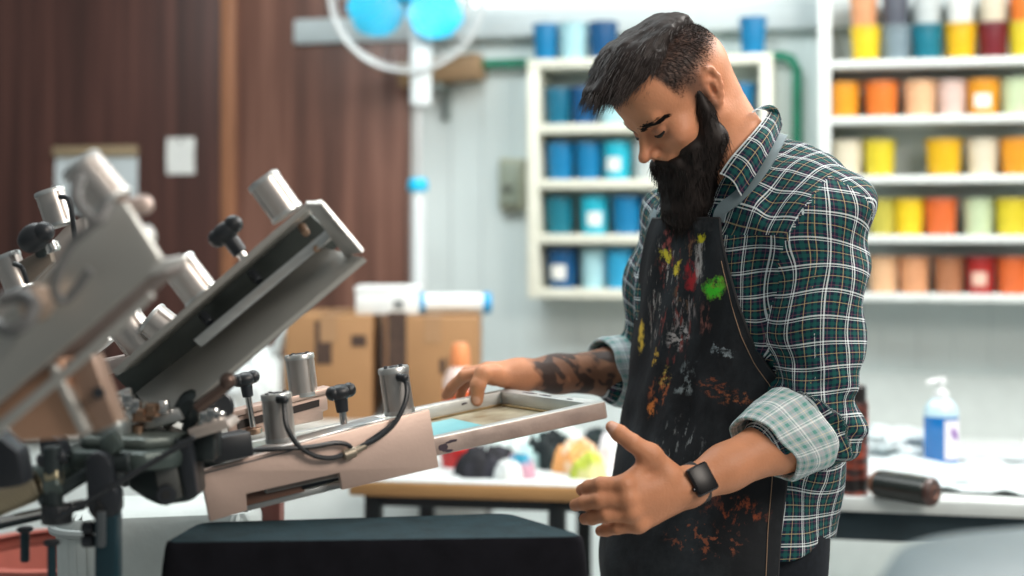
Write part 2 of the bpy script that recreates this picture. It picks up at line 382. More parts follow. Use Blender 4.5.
rows_r = [
 (0, 0, [(866, 'bright yellow', 30), (897, 'grey-blue', 30), (928, 'teal', 31), (962, 'yellow', 31), (995, 'dark red', 30), (1026, 'lemon yellow', 30)]),
 (1, 0, [(844, 'amber', 32), (882, 'orange', 34), (921, 'peach', 33), (953, 'pink-cream', 29), (985, 'amber', 33, 'white'), (1019, 'pale green', 32), (1053, 'yellow', 32)]),
 (2, 0, [(847, 'cream', 32), (880, 'lemon yellow', 32), (945, 'yellow', 36), (984, 'cream', 31), (1019, 'amber', 33), (1054, 'peach', 32)]),
 (3, 0, [(883, 'olive yellow', 28), (910, 'bright yellow', 30), (942, 'deep orange', 33), (980, 'pale green', 30), (1014, 'lemon yellow', 33), (1050, 'cream', 32)]),
 (4, 0, [(884, 'peach', 30), (915, 'salmon', 31), (950, 'brown', 30), (982, 'red', 29, 'pale'), (1015, 'deep orange', 32), (1050, 'amber', 32)])]
for si, lv, row in rows_r:
    for k, q in enumerate(row):
        r = q[2]*4.75/F_PX/2; h = 0.118
        col = q[1]
        lab = f'{col} paint pot, {ORD[k]} from left on {SHN[si]} of the white rack'
        paint_pot(col, W(upx(q[0]), RD, zs[si]), r*1.0, h*1.04, lab, 'paint pots on the white rack', q[3] if len(q) > 3 else None, random.Random(k+si*9).uniform(-.3, .3))
# second layer standing on the lids of the top row
for k, q in enumerate([(864, 'salmon', 30), (896, 'dark grey', 29), (928, 'light grey', 30), (962, 'white', 30), (995, 'cream', 29), (1026, 'orange', 30)]):
    r = q[2]*4.75/F_PX/2
    paint_pot(q[1], W(upx(q[0]), RD, zs[0]+0.1185), r*0.95, 0.118, f'{q[1]} paint pot stacked on the {["bright yellow","grey-blue","teal","yellow","dark red","lemon yellow"][k]} pot of the white rack', 'paint pots on the white rack')
# the cream rack of blue pots
u0, u1, zs = rack('paint_rack', 'cream wall rack of blue paint pots behind the bearded man', 527, 772, 12, [67, 123, 179, 234, 289], 600, 0.24, 0.034, rack_cream)
BD = 0.15
def upb(px): return wpix(px, 200, BD+0.05)[0]
SHB = ['top', 'second shelf down', 'third shelf down', 'fourth shelf down', 'lowest shelf']
rows_b = [
 (0, [(543, 'blue', 25), (571, 'pale cyan', 29), (601, 'dark blue', 28), (752, 'blue', 25)]),
 (1, [(556, 'deep teal', 26), (582, 'dark blue', 26), (612, 'pale cyan', 28), (741, 'blue', 26)]),
 (2, [(558, 'blue', 27), (586, 'blue', 26), (615, 'cyan', 28, 'white'), (645, 'light grey', 27)]),
 (3, [(557, 'teal', 28), (592, 'cyan', 28, 'white'), (625, 'blue', 29), (655, 'dark blue', 27)]),
 (4, [(560, 'dark blue', 30, 'white'), (591, 'pale cyan', 25), (618, 'sky blue', 28), (646, 'navy', 27)])]
for si, row in rows_b:
    for k, q in enumerate(row):
        r = q[2]*5.05/F_PX/2; h = 0.112 if si != 4 else 0.118
        lab = f'{q[1]} paint pot, {ORD[k]} from left on the {SHB[si]} of the cream rack'
        paint_pot(q[1], W(upb(q[0]), BD, zs[si]), r*1.04, h*1.2, lab, 'blue paint pots on the cream rack', q[3] if len(q) > 3 else None, random.Random(k*3+si).uniform(-.3, .3))

# ------------------------------------------------------------------ pedestal fan
fd = 4.98; FS = 4.98/4.35
fp = P(418, 300, fd)
fan = thing('pedestal_fan', 'white pedestal fan with blue blades in front of the brown panelling', 'fan', (fp.x, fd, 0))
fw = M('fan_white', (0.74, 0.79, 0.80), 0.35, var=0.03); fb = M('fan_blue', (0.005, 0.50, 0.80), 0.35)
z = lambda y: P(418, y, fd).z
q = lambda zz: Vector((fp.x, fd, zz))
b = MB(); b.lathe([(0, 0), (0.21, 0), (0.215, 0.02), (0.19, 0.04), (0.05, 0.07), (0.04, 0.1), (0, 0.1)], Matrix.Translation(q(0)), 32); b.build('base', fw, fan)
MB().cyl(q(0.08), q(z(190)), 0.027, 0.025, 24, 0.004).build('pole', fw, fan)
MB().lathe([(0, 0), (0.034, 0), (0.036, 0.01), (0.034, 0.035), (0.028, 0.045), (0, 0.045)], Matrix.Translation(q(z(191))), 24).build('height_collar', fb, fan)
MB().cyl(q(z(185)), q(z(100)), 0.010, 0.010, 16, 0.002).build('extension_rod', M('fan_rod', (0.62, 0.62, 0.62), 0.3, 0.4), fan)
hp = P(408, -4, fd)
b = MB(); b.box((0.075, 0.07, z(22)-z(108)), Matrix.Translation(P(421, 65, fd)), 0.018, seg=3); b.build('control_box', fw, fan)
b = MB(); b.lathe([(0, -0.06), (0.035, -0.058), (0.06, -0.03), (0.066, 0.02), (0.05, 0.11), (0.02, 0.13), (0, 0.13)], Matrix.Translation(hp + Vector((0, 0.05, 0))) @ Matrix.Rotation(R(-90), 4, 'X'), 28)
b.cyl(hp + Vector((0.03, 0.06, -0.02)), P(421, 30, fd), 0.03, 0.03, 18); b.build('motor_housing', fw, fan)
MB().lathe([(0, -0.03), (0.02, -0.028), (0.034, -0.01), (0.034, 0.03), (0, 0.03)], Matrix.Translation(hp + Vector((0, -0.05, 0))) @ Matrix.Rotation(R(-90), 4, 'X'), 24).build('hub', fb, fan)
for k, a0 in enumerate((205, 325, 85)):
    b = MB(); rows = []
    for i in range(9):
        t_ = i/8; rr = (0.03 + 0.155*t_)*FS; half = 0.085*FS*math.sin(math.pi*(0.12+0.80*t_))**0.7
        rows.append([hp + Vector((rr*math.cos(R(a0)) - s_*half*math.sin(R(a0)), -0.05 + s_*0.03, rr*math.sin(R(a0)) + s_*half*math.cos(R(a0)))) for s_ in (-1, -.6, -.2, .2, .6, 1)])
    b.grid(rows, 0.003); b.build('blade', fb, fan)
b = MB()
def ring(rr, yy, r):
    b.tube([hp + Vector((rr*math.cos(2*math.pi*i/40), yy, rr*math.sin(2*math.pi*i/40))) for i in range(41)], r, 6, 1)
ring(0.235*FS, -0.045, 0.008); ring(0.225*FS, -0.11, 0.003); ring(0.225*FS, 0.02, 0.003)
for i in range(36):
    a = 2*math.pi*i/36; d = Vector((math.cos(a), 0, math.sin(a)))
    b.tube([hp + d*0.05 + Vector((0, -0.125, 0)), hp + d*0.16 + Vector((0, -0.125, 0)), hp + d*0.225*FS + Vector((0, -0.11, 0)), hp + d*0.237*FS + Vector((0, -0.045, 0)), hp + d*0.225*FS + Vector((0, 0.02, 0)), hp + d*0.15 + Vector((0, 0.05, 0)), hp + d*0.06 + Vector((0, 0.05, 0))], 0.0011, 4, 2)
b.build('guard', M('fan_wire', (0.6, 0.62, 0.62), 0.35, 0.3), fan)

# ------------------------------------------------------------------ tables
def table(name, label, x0, x1, y0, y1, ztop, th, rz, top_mats, frame_m, edge_m=None, leg=0.045, inset_r=0.0, rail_h=0.05):
    c = Vector(((x0+x1)/2, (y0+y1)/2, 0)); t = thing(name, label, 'table', c, rz)
    T = Matrix.Translation(c) @ Matrix.Rotation(rz, 4, 'Z'); w, d = x1-x0, y1-y0
    MB().box((w, d, th), T, 0.004, (0, 0, ztop-th/2)).build('tabletop', edge_m or top_mats, t)
    if edge_m: MB().box((w-0.01, d-0.01, 0.004), T, 0.001, (0, 0, ztop+0.002)).build('top_sheet', top_mats, t)
    b = MB(); zr = ztop-th-rail_h/2
    for s in (-1, 1):
        b.box((w-0.06, 0.03, rail_h), T, 0.003, (0, s*(d/2-0.05), zr)); b.box((0.03, d-0.1, rail_h), T, 0.003, (s*(w/2-0.045), 0, zr))
    b.build('under_frame', frame_m, t)
    for sx in (-1, 1):
        for sy in (-1, 1):
            MB().box((leg, leg, ztop-th), T, 0.004, (sx*(w/2-0.05) - (inset_r if sx > 0 else 0), sy*(d/2-0.05), (ztop-th)/2)).build('leg', frame_m, t)
    return T
blk = M('black_steel', (0.012, 0.018, 0.022), 0.45, 0.2, var=0.1)
T1Z = 0.76
xl = P(366, 487, 3.35).x
T1 = table('work_table', 'wooden topped work table on black legs with a heap of rags', xl, xl+0.88, 3.35, 4.05, T1Z, 0.034, R(-9), M('white_table_sheet', (0.60, 0.64, 0.64), 0.4, var=0.04), blk, M('wood_table_edge', (0.42, 0.23, 0.09), 0.5, var=0.2, vscale=6, stretch=(0.6, 6, 6)), 0.04, rail_h=0.03, inset_r=0.33)
T2Z = 0.78
xa = P(835, 505, 2.98).x
T2 = table('work_table', 'white topped work table on dark legs with the blue pump bottle', xa, xa+1.15, 3.02, 4.0, T2Z, 0.032, R(-12), M('white_laminate', (0.58, 0.62, 0.61), 0.35, var=0.05), M('dark_blue_steel', (0.018, 0.035, 0.045), 0.45, 0.2, var=0.1), None, 0.055, rail_h=0.07)
bench_x0 = P(-120, 400, 4.4).x
T3 = table('work_bench', 'bench behind the press holding the cardboard cartons', bench_x0, P(500, 400, 4.4).x, 4.12, 4.72, 0.80, 0.04, 0.0, M('bench_top', (0.5, 0.48, 0.44), 0.5, var=0.1), M('bench_frame', (0.25, 0.27, 0.27), 0.5), None, 0.05)

b = MB(); bx0, bx1 = bench_x0+0.04, P(500, 400, 4.4).x-0.04
b.box((bx1-bx0, 0.015, 0.72), Matrix.Translation(((bx0+bx1)/2, 4.15, 0.38)), 0.003); b.build('front_panel', M('pale_front_panel', (0.60, 0.65, 0.64), 0.5, var=0.05), bpy.data.objects['work_bench'])
# cardboard cartons
card = M('brown_cardboard', (0.33, 0.175, 0.075), 0.75, var=0.09, vscale=5, bump=0.05)
ink = M('carton_mark_brown', (0.055, 0.03, 0.02), 0.7, var=0.3, vscale=30)
def carton(label, px0, px1, py_top, d, zb, depth, marks, flaps=True, rz=0.0):
    a, c = P(px0, py_top, d), P(px1, py_top, d); w = c.x-a.x; h = a.z-zb
    t = thing('cardboard_carton', label, 'carton', ((a.x+c.x)/2, d+depth/2, zb), rz, 'cardboard cartons on the bench')
    T = BASE[t.name].copy()
    MB().box((w, depth, h), T, 0.006, (0, 0, h/2)).build('body', card, t)
    b = MB(); b.box((0.05, depth*0.999, 0.0012), T, 0, (0, 0, h+0.0006)); b.box((0.05, 0.0012, h*0.25), T, 0, (0, -depth/2-0.0006, h*0.875)); b.build('packing_tape', M('kraft_tape', (0.36, 0.21, 0.11), 0.35), t)
    for (mx, mz, mw, mh) in marks:
        MB().box((mw, 0.001, mh), T, 0, (mx, -depth/2-0.0006, mz)).build('dark_mark', ink, t)
    return T, h
ca, ha = carton('brown carton with a dark printed bar, nearest the white plastic bag', 285, 372, 316, 4.22, 0.80, 0.4, [(-0.015, 0.23, 0.05, 0.13), (0.09, 0.235, 0.045, 0.035)])
cb, hb = carton('wide brown carton with smudged lettering, beside the orange bottle', 386, 479, 317, 4.22, 0.80, 0.4, [(0.03, 0.16, 0.018, 0.045), (0.055, 0.165, 0.012, 0.05), (0.075, 0.16, 0.02, 0.04), (0.102, 0.165, 0.014, 0.045), (-0.105, 0.17, 0.055, 0.30)])  # the last mark is a tall dark strip along the left end
# dark carton flap shade strip between the two is simply the gap; things lying on the cartons
a = P(388, 316, 4.32)
t = thing('white_box', 'flat white box lying on the cardboard cartons', 'box', (a.x, 4.36, 0.80+ha), 0)
T = BASE[t.name]; MB().box((0.19, 0.16, 0.07), T, 0.006, (0, 0, 0.035)).build('tray', M('white_card', (0.76, 0.79, 0.78), 0.5, var=0.04), t)
MB().box((0.194, 0.164, 0.022), T, 0.004, (0, 0, 0.075)).build('lid', MAT['white_card'], t)
MB().box((0.03, 0.001, 0.03), T, 0, (0.035, -0.0806, 0.03)).build('dark_mark', M('grey_ink', (0.2, 0.22, 0.22), 0.6), t)
a = P(445, 303, 4.32)
t = thing('white_tube', 'white cardboard tube with blue bands lying on the right carton', 'tube', (a.x, 4.36, 0.80+hb), 0)
b0 = Vector((a.x-0.09, 4.36, 0.80+hb+0.033)); b1 = b0 + Vector((0.22, 0.02, 0))
MB().cyl(b0, b1, 0.032, 0.032, 24, 0.003).build('tube_body', MAT['white_card'], t)
MB().cyl(b0 + Vector((-0.012, 0, 0)), b0 + (b1-b0)*0.13, 0.0330, 0.0330, 24, 0.002).build('blue_band', M('blue_tape', (0.03, 0.32, 0.62), 0.4), t)
MB().cyl(b1 - (b1-b0)*0.08, b1 + Vector((0.01, 0, 0)), 0.0330, 0.0330, 24, 0.002).build('blue_band', MAT['blue_tape'], t)

def crumple(name, c, size, seed, m, rough=0.35, freq=1.6, floor_z=None, sub=5, sharp=None):
    """A crumpled lump of cloth or film: folds come from ridged noise."""
    bm = bmesh.new(); bmesh.ops.create_icosphere(bm, subdivisions=sub, radius=1.0)
    off = Vector((seed*7.3, seed*3.1, seed*1.7))
    for v in bm.verts:
        d = v.co.normalized(); p = d*freq + off
        n1 = noise.noise(p); n2 = 1-abs(noise.noise(p*2.2))*2; n3 = 1-abs(noise.noise(p*5.0 + off))*2
        r = 1 + rough*(0.9*n1 + 0.55*n2*0.6 + 0.22*n3)
        q = Vector((d.x*size[0], d.y*size[1], d.z*size[2]))*r + Vector(c)
        if floor_z is not None and q.z < floor_z + 0.002: q.z = floor_z + 0.002*noise.noise(p*9)*0 + 0.001
        v.co = q
    me = bpy.data.meshes.new(name); bm.to_mesh(me); bm.free()
    return link(name, me, m, None, (c[0], c[1], floor_z if floor_z is not None else c[2]), sharp)
# white plastic bag on the bench
film = M('white_plastic_film', (0.70, 0.75, 0.75), 0.3, var=0.05, bump=0.25, bscale=25)
c = P(262, 380, 4.18)
bag = thing('plastic_bag', 'crumpled white plastic bag beside the cardboard cartons', 'bag', (c.x-.06, 4.3, 0.80))
o = crumple('bag_body', (c.x-.06, 4.3, 0.80+0.10), (0.12, 0.12, 0.13), 3, film, 0.22, 1.5, 0.80)
o.parent = bag; o.location = (0, 0, 0)
b = MB(); b.tube([(c.x+0.03, 4.27, 1.0), (c.x+0.055, 4.24, 1.06), (c.x+0.09, 4.24, 1.075), (c.x+0.09, 4.27, 1.0)], lambda t_: 0.016, 8, 6); b.build('bag_handle', film, bag)

# orange bottle on table 1
ob = P(460, 440, 3.92); t = thing('squeeze_bottle', 'orange squeeze bottle with a bright cap in front of the carton', 'bottle', (ob.x, 3.92, T1Z+0.004))
T = BASE[t.name]; hz = P(460, 365, 3.92).z - T1Z - 0.004; hz2 = P(460, 343, 3.92).z - T1Z - 0.004
MB().lathe([(0, 0), (0.043, 0), (0.047, 0.006), (0.047, hz*0.72)], T, 28).build('bottle_body', M('orange_plastic', (0.62, 0.10, 0.03), 0.35, var=0.08), t)
MB().lathe([(0.0465, hz*0.72), (0.046, hz*0.82), (0.035, hz*0.93), (0.022, hz), (0.0, hz)], T, 28).build('shoulder', M('milky_plastic', (0.75, 0.58, 0.52), 0.3), t)
MB().lathe([(0, hz-0.004), (0.027, hz-0.004), (0.028, hz+0.01), (0.024, hz2-0.012), (0.018, hz2), (0, hz2)], T, 24).build('cap', M('orange_cap', (0.74, 0.26, 0.10), 0.35), t)
# small red lid on the table
rp = P(456, 462, 3.62); t = thing('red_tub', 'small red tub on the work table beside the rags', 'tub', (rp.x, 3.62, T1Z+0.004)); T = BASE[t.name]
MB().lathe([(0, 0), (0.035, 0), (0.042, 0.04), (0, 0.04)], T, 24).build('bucket', M('red_plastic', (0.55, 0.02, 0.02), 0.4, var=0.1), t)
MB().lathe([(0, 0.04), (0.045, 0.04), (0.045, 0.05), (0, 0.052)], T, 24).build('lid', MAT['red_plastic'], t)

# the heap of rags
def rag_mat(name, c1, c2, sc=14):
    m = mat(name, c1, 0.8, bump=0.4, bscale=70); n, l = m.node_tree.nodes, m.node_tree.links
    tc = n.new('ShaderNodeTexCoord'); nz = n.new('ShaderNodeTexNoise'); nz.inputs['Scale'].default_value = sc; rp = n.new('ShaderNodeValToRGB')
    rp.color_ramp.elements[0].position = 0.46; rp.color_ramp.elements[1].position = 0.56; rp.color_ramp.elements[0].color = (*c1, 1); rp.color_ramp.elements[1].color = (*c2, 1)
    l.new(tc.outputs['Object'], nz.inputs[0]); l.new(nz.outputs[0], rp.inputs[0]); l.new(rp.outputs[0], n['Principled BSDF'].inputs['Base Color']); return m
RAGS = [  # px, py (centre), d, half w, half h (px), colours, label
 (486, 455, 3.50, 20, 12, ((0.008, 0.008, 0.012), (0.02, 0.02, 0.03)), 'black crumpled rag at the front of the heap, beside the red tub'),
 (522, 445, 3.66, 26, 18, ((0.62, 0.70, 0.68), (0.40, 0.60, 0.60)), 'pale mint and white crumpled rag in the heap on the table'),
 (520, 459, 3.47, 11, 8, ((0.02, 0.28, 0.42), (0.55, 0.30, 0.38)), 'blue and pink patterned rag in the heap on the table'),
 (508, 463, 3.44, 9, 6, ((0.66, 0.70, 0.70), (0.72, 0.74, 0.72)), 'small white rag at the table edge between the black and blue rags'),
 (550, 448, 3.62, 17, 22, ((0.006, 0.012, 0.014), (0.012, 0.03, 0.03)), 'black crumpled rag in the middle of the heap'),
 (560, 437, 3.74, 20, 16, ((0.60, 0.68, 0.66), (0.72, 0.76, 0.74)), 'white crumpled rag on top of the heap'),
 (578, 452, 3.54, 15, 15, ((0.78, 0.36, 0.12), (0.80, 0.62, 0.45)), 'orange and cream rag in the heap on the table'),
 (589, 459, 3.46, 12, 10, ((0.45, 0.52, 0.06), (0.70, 0.66, 0.30)), 'yellow-green rag at the end of the heap'),
 (598, 445, 3.66, 15, 19, ((0.008, 0.02, 0.02), (0.02, 0.03, 0.05)), 'black rag beside the yellow-green rag'),
 (615, 446, 3.62, 13, 19, ((0.64, 0.66, 0.68), (0.75, 0.70, 0.74)), 'white crumpled rag beside the apron, end of the heap')]
def rag_shape(c, hw, hd_, h, seed, m, zf):
    """A rag dropped in a heap: ragged outline, radiating and crossing folds."""
    bm = bmesh.new(); N, Kr = 56, 22; off = Vector((seed*5.1, seed*2.3, seed)); rings = []
    for j in range(Kr+1):
        t = j/Kr; ring = []
        for i in range(N if j else 1):
            a = 2*math.pi*i/N; o = 1 + .34*noise.noise(Vector((math.cos(a)*1.6, math.sin(a)*1.6, seed))) + .13*noise.noise(Vector((math.cos(a)*5, math.sin(a)*5, seed+3)))
            x, y = hw*t*o*math.cos(a), hd_*t*o*math.sin(a); q = Vector((x/hw, y/hd_, 0))
            wv_ = q + Vector((noise.noise(q*1.7+off), noise.noise(q*1.7+off*2), 0))*.55
            rd = 1-abs(noise.noise(wv_*2.3+off))*2.6; r2 = 1-abs(noise.noise(wv_*5+off*3))*2.2
            z = h*(max(0, 1-t**4))**.7*(.52+.34*rd+.16*r2)
            ring.append(bm.verts.new((c[0]+x, c[1]+y, zf+max(.0015, z))))
        rings.append(ring)
    for i in range(N): bm.faces.new((rings[0][0], rings[1][i], rings[1][(i+1) % N]))
    for a_, b_ in zip(rings[1:], rings[2:]):
        for i in range(N): bm.faces.new((a_[i], b_[i], b_[(i+1) % N], a_[(i+1) % N]))
    lo_ = [bm.verts.new((v.co.x, v.co.y, zf)) for v in rings[-1]]
    for i in range(N): bm.faces.new((rings[-1][i], lo_[i], lo_[(i+1) % N], rings[-1][(i+1) % N]))
    bm.faces.new(lo_[::-1]); me = bpy.data.meshes.new('rag'); bm.to_mesh(me); bm.free(); return link('rag', me, m, None, (c[0], c[1], zf), None)
for k, (px, py, d, hw, hh, cs, lab) in enumerate(RAGS):
    c = P(px, py, d); zf = T1Z+0.004; s = d/F_PX; top = P(px, py-hh*1.15, d).z
    o = rag_shape((c.x, d), hw*s*1.6, hw*s*1.3, max(.03, top-zf)*0.92, 11+k*1.37, rag_mat(f'rag_cloth_{k}', *cs), zf)
    tag(o, lab, 'rag', 'heap of rags on the work table')

# ------------------------------------------------------------------ on the right table
s_ = P(941, 465, 3.55); t = thing('pump_bottle', 'clear pump bottle of blue hand sanitizer on the white table', 'bottle', (s_.x, 3.55, T2Z), R(-8)); T = BASE[t.name]
k = 3.55/F_PX
zz = lambda y: CAM_Z - (y-HY)*k - T2Z
oz = [(1, 0), (0.95, 0.5)]
b = MB(); b.lathe([(0, 0), (0.040, 0), (0.0425, 0.004), (0.0425, zz(416)), (0, zz(416))], T, 36, 1.0, 0.72); b.build('liquid', M('blue_gel', (0.003, 0.15, 0.46), 0.12, var=0.05, coat=0.6), t)
b = MB(); b.lathe([(0.0427, zz(416)), (0.0425, zz(411)), (0.036, zz(404)), (0.022, zz(399)), (0.016, zz(397)), (0, zz(397))], T, 36, 1.0, 0.72); b.build('shoulder', M('clear_plastic_shoulder', (0.50, 0.68, 0.76), 0.12, coat=0.5), t)
b = MB(); b.lathe([(0, zz(398)), (0.0185, zz(398)), (0.0185, zz(391)), (0.010, zz(390)), (0.006, zz(388)), (0.006, zz(384)), (0.013, zz(383.5)), (0.014, zz(378)), (0, zz(377.5))], T, 24)
b.tube([T @ Vector((0, 0, zz(381))), T @ Vector((-0.02, -0.006, zz(381))), T @ Vector((-0.036, -0.01, zz(383)))], lambda q_: 0.0065-0.002*q_, 10, 4); b.build('pump', M('pump_white', (0.78, 0.80, 0.80), 0.35), t)
b = MB(); rows = []
for j in range(4):
    z_ = zz(458) + (zz(419)-zz(458))*j/3; rows.append([T @ Vector((0.0432*math.sin(a), -0.0312*math.cos(a), z_)) for a in [R(5+75*i/8) for i in range(9)]])
b.grid(rows); lb = b.build('label', M('label_white', (0.78, 0.74, 0.80), 0.4), t)
b = MB(); zc = zz(434)
for (dx, dz, rr) in ((0, 0.004, 0.009), (0.005, -0.008, 0.006), (-0.004, 0.014, 0.005)):
    a = R(42)+dx/0.03; b.ball((0, 0, 0), (rr, 0.0012, rr), T @ Matrix.Translation((0.0434*math.sin(a), -0.0314*math.cos(a), zc+dz)) @ Matrix.Rotation(a, 4, 'Z'), 14)
b.build('emblem', M('purple_ink', (0.22, 0.06, 0.38), 0.5), lb)
# black flashlight-like tin lying on its side
a = P(884, 491, 3.10); c = P(926, 496, 3.02)
r_ = 0.031; a.z = c.z = T2Z+r_
t = thing('black_canister', 'black canister lying on its side on the white table', 'canister', ((a.x+c.x)/2, (a.y+c.y)/2, T2Z))
d = (c-a).normalized()
MB().cyl(a-d*0.015, c+d*0.012, r_, r_, 32, 0.006).build('canister_body', M('black_gloss', (0.012, 0.016, 0.014), 0.25, var=0.1), t)
MB().cyl(c+d*0.008, c+d*0.021, r_*1.0, r_*0.94, 32, 0.004).build('end_cap', M('brown_end', (0.05, 0.022, 0.018), 0.35), t)
b = MB(); b.tube([c+d*0.0205 + Vector((0.013*math.cos(q_)*d.y*-1, 0.013*math.cos(q_)*d.x, 0.013*math.sin(q_))) for q_ in [i*math.pi/10 for i in range(21)]], 0.0022, 6, 1); b.build('end_ring', M('copper_ring', (0.20, 0.09, 0.06), 0.35, 0.5), t)
MB().cyl(a-d*0.03, a-d*0.012, r_*0.75, r_*0.95, 28, 0.004).build('nozzle', M('canister_rust', (0.16, 0.07, 0.04), 0.4), t)
# tall printed can behind the elbow
a = P(853, 497, 3.16); t = thing('spray_can', 'tall dark can with rust red print beside the elbow', 'can', (a.x, 3.16, T2Z)); T = BASE[t.name]
h = P(853, 385, 3.16).z - T2Z
cm = mat('printed_can', (0.05, 0.02, 0.018), 0.35); n, l = cm.node_tree.nodes, cm.node_tree.links
tc = n.new('ShaderNodeTexCoord'); mp = n.new('ShaderNodeMapping'); mp.inputs['Scale'].default_value = (10, 10, 34); nz = n.new('ShaderNodeTexNoise'); nz.inputs['Scale'].default_value = 1.6; nz.inputs['Detail'].default_value = 4
rp = n.new('ShaderNodeValToRGB'); rp.color_ramp.elements[0].position = 0.44; rp.color_ramp.elements[0].color = (0.035, 0.018, 0.018, 1); rp.color_ramp.elements[1].position = 0.62; rp.color_ramp.elements[1].color = (0.34, 0.06, 0.03, 1)
l.new(tc.outputs['Object'], mp.inputs[0]); l.new(mp.outputs[0], nz.inputs[0]); l.new(nz.outputs[0], rp.inputs[0]); l.new(rp.outputs[0], n['Principled BSDF'].inputs['Base Color'])
MB().lathe([(0, 0), (0.032, 0), (0.0335, 0.003), (0.0335, h-0.045), (0.031, h-0.035), (0, h-0.035)], T, 32).build('can_body', cm, t)
MB().lathe([(0.0336, 0.012), (0.0342, 0.012), (0.0342, 0.036), (0.0336, 0.036)], T, 32).build('base_band', M('can_black', (0.012, 0.010, 0.010), 0.35), t)
MB().lathe([(0, h-0.036), (0.029, h-0.036), (0.029, h-0.004), (0.026, h), (0, h)], T, 32).build('cap', MAT['can_black'], t)
# crumpled clear film and paper sheets on the right table
def flat_sheet(name, label, px, py, d, w, l_, rz, m, seed, amp=0.008, cat='sheet'):
    c = P(px, py, d); b = MB(); T = Matrix.Translation((c.x, d, 0)) @ Matrix.Rotation(rz, 4, 'Z'); n_ = 22
    rows = [[T @ Vector((w*(i/n_-0.5), l_*(j/n_-0.5), T2Z + 0.002 + seed*0.0016 + amp*max(0, noise.noise(Vector((i*0.25+seed*5, j*0.25, seed))))*1.6)) for i in range(n_+1)] for j in range(n_+1)]
    b.grid(rows, 0.0012); o = b.build(name, m, None, (c.x, d, T2Z), 60); return tag(o, label, cat, 'sheets on the white table')
pf = M('white_film_sheet', (0.56, 0.63, 0.65), 0.28, var=0.10, bump=0.35, bscale=18)
flat_sheet('plastic_sheet', 'rumpled white plastic sheet around the pump bottle', 960, 478, 3.45, 0.5, 0.42, R(-8), pf, 1, 0.022)
flat_sheet('plastic_sheet', 'white plastic sheet nearest the black canister', 985, 490, 3.22, 0.34, 0.18, R(-20), pf, 3, 0.012)
flat_sheet('paper_sheet', 'grey printed paper sheet at the back of the white table', 1000, 470, 3.66, 0.3, 0.2, R(12), M('grey_paper', (0.45, 0.50, 0.52), 0.6, var=0.25, vscale=22), 5, 0.004)
c = P(893, 462, 3.72)
tag(crumple('plastic_wrap', (c.x, 3.72, T2Z+0.03), (0.10, 0.08, 0.035), 41, pf, 0.5, 2.0, T2Z), 'crumpled ball of clear plastic wrap beside the tall can', 'plastic wrap')
# ------------------------------------------------------------------ the printing press
pink = M('bare_aluminium', (0.66, 0.49, 0.415), 0.45, 0.5, var=0.06, vscale=12, bump=0.03, bscale=200)
alu = M('brushed_aluminium', (0.60, 0.61, 0.60), 0.34, 0.8, var=0.07, vscale=20, stretch=(1, 1, 6))
alu_grey = M('grey_anodised', (0.46, 0.45, 0.42), 0.38, 0.55, var=0.08, vscale=8)
chrome = M('polished_steel', (0.70, 0.69, 0.67), 0.18, 1.0)
satin = M('satin_cylinder', (0.58, 0.54, 0.51), 0.36, 0.85, var=0.05)
dark_rub = M('black_rubber', (0.014, 0.017, 0.021), 0.42, var=0.1)
dark_cast = M('dark_cast_iron', (0.030, 0.040, 0.042), 0.42, 0.5, var=0.25, vscale=14, bump=0.08, bscale=120)
grn_cast = M('green_grey_casting', (0.070, 0.095, 0.090), 0.40, 0.4, var=0.2, vscale=12, bump=0.06, bscale=90)
blk_fix = M('black_fixture', (0.02, 0.024, 0.03), 0.4, 0.2, var=0.15)
copper = M('copper_tone_nut', (0.40, 0.26, 0.18), 0.32, 0.9)
bronze = M('bronze_rod', (0.13, 0.09, 0.075), 0.38, 0.8)
teal_st = M('teal_painted_steel', (0.008, 0.032, 0.044), 0.40, 0.2, var=0.1)

HB = R(25.0); HT = R(7.8)
C0 = P(605, 401, 2.10)
AL = Vector((math.cos(HB)*math.cos(HT), math.sin(HB)*math.cos(HT), math.sin(HT)))
AE0 = Vector((-math.sin(HB), math.cos(HB), -0.05)); AE = (AE0 - AL*AE0.dot(AL)).normalized(); AN = AL.cross(AE)
HM = Matrix((AL, AE, AN)).transposed().to_4x4(); HM.translation = C0          # local (l along the arm, e away, n up)
def H3(l, e_, n): return HM @ Vector((l, e_, n))
def hpix(px, py, e_=0.0):
    """(l, n) on the plane a distance e_ behind the near side of the arm."""
    ray = Vector(((px-CX)/F_PX, 1, -(py-HY)/F_PX)); o = Vector((0, 0, CAM_Z)); q = C0 + AE*e_
    t = (q-o).dot(AE)/ray.dot(AE); h = HM.inverted() @ (o + ray*t); return h.x, h.z
HX = HM @ Matrix.Rotation(R(90), 4, 'X')     # a prism drawn in (l, n) and extruded towards the camera (+z = -e)

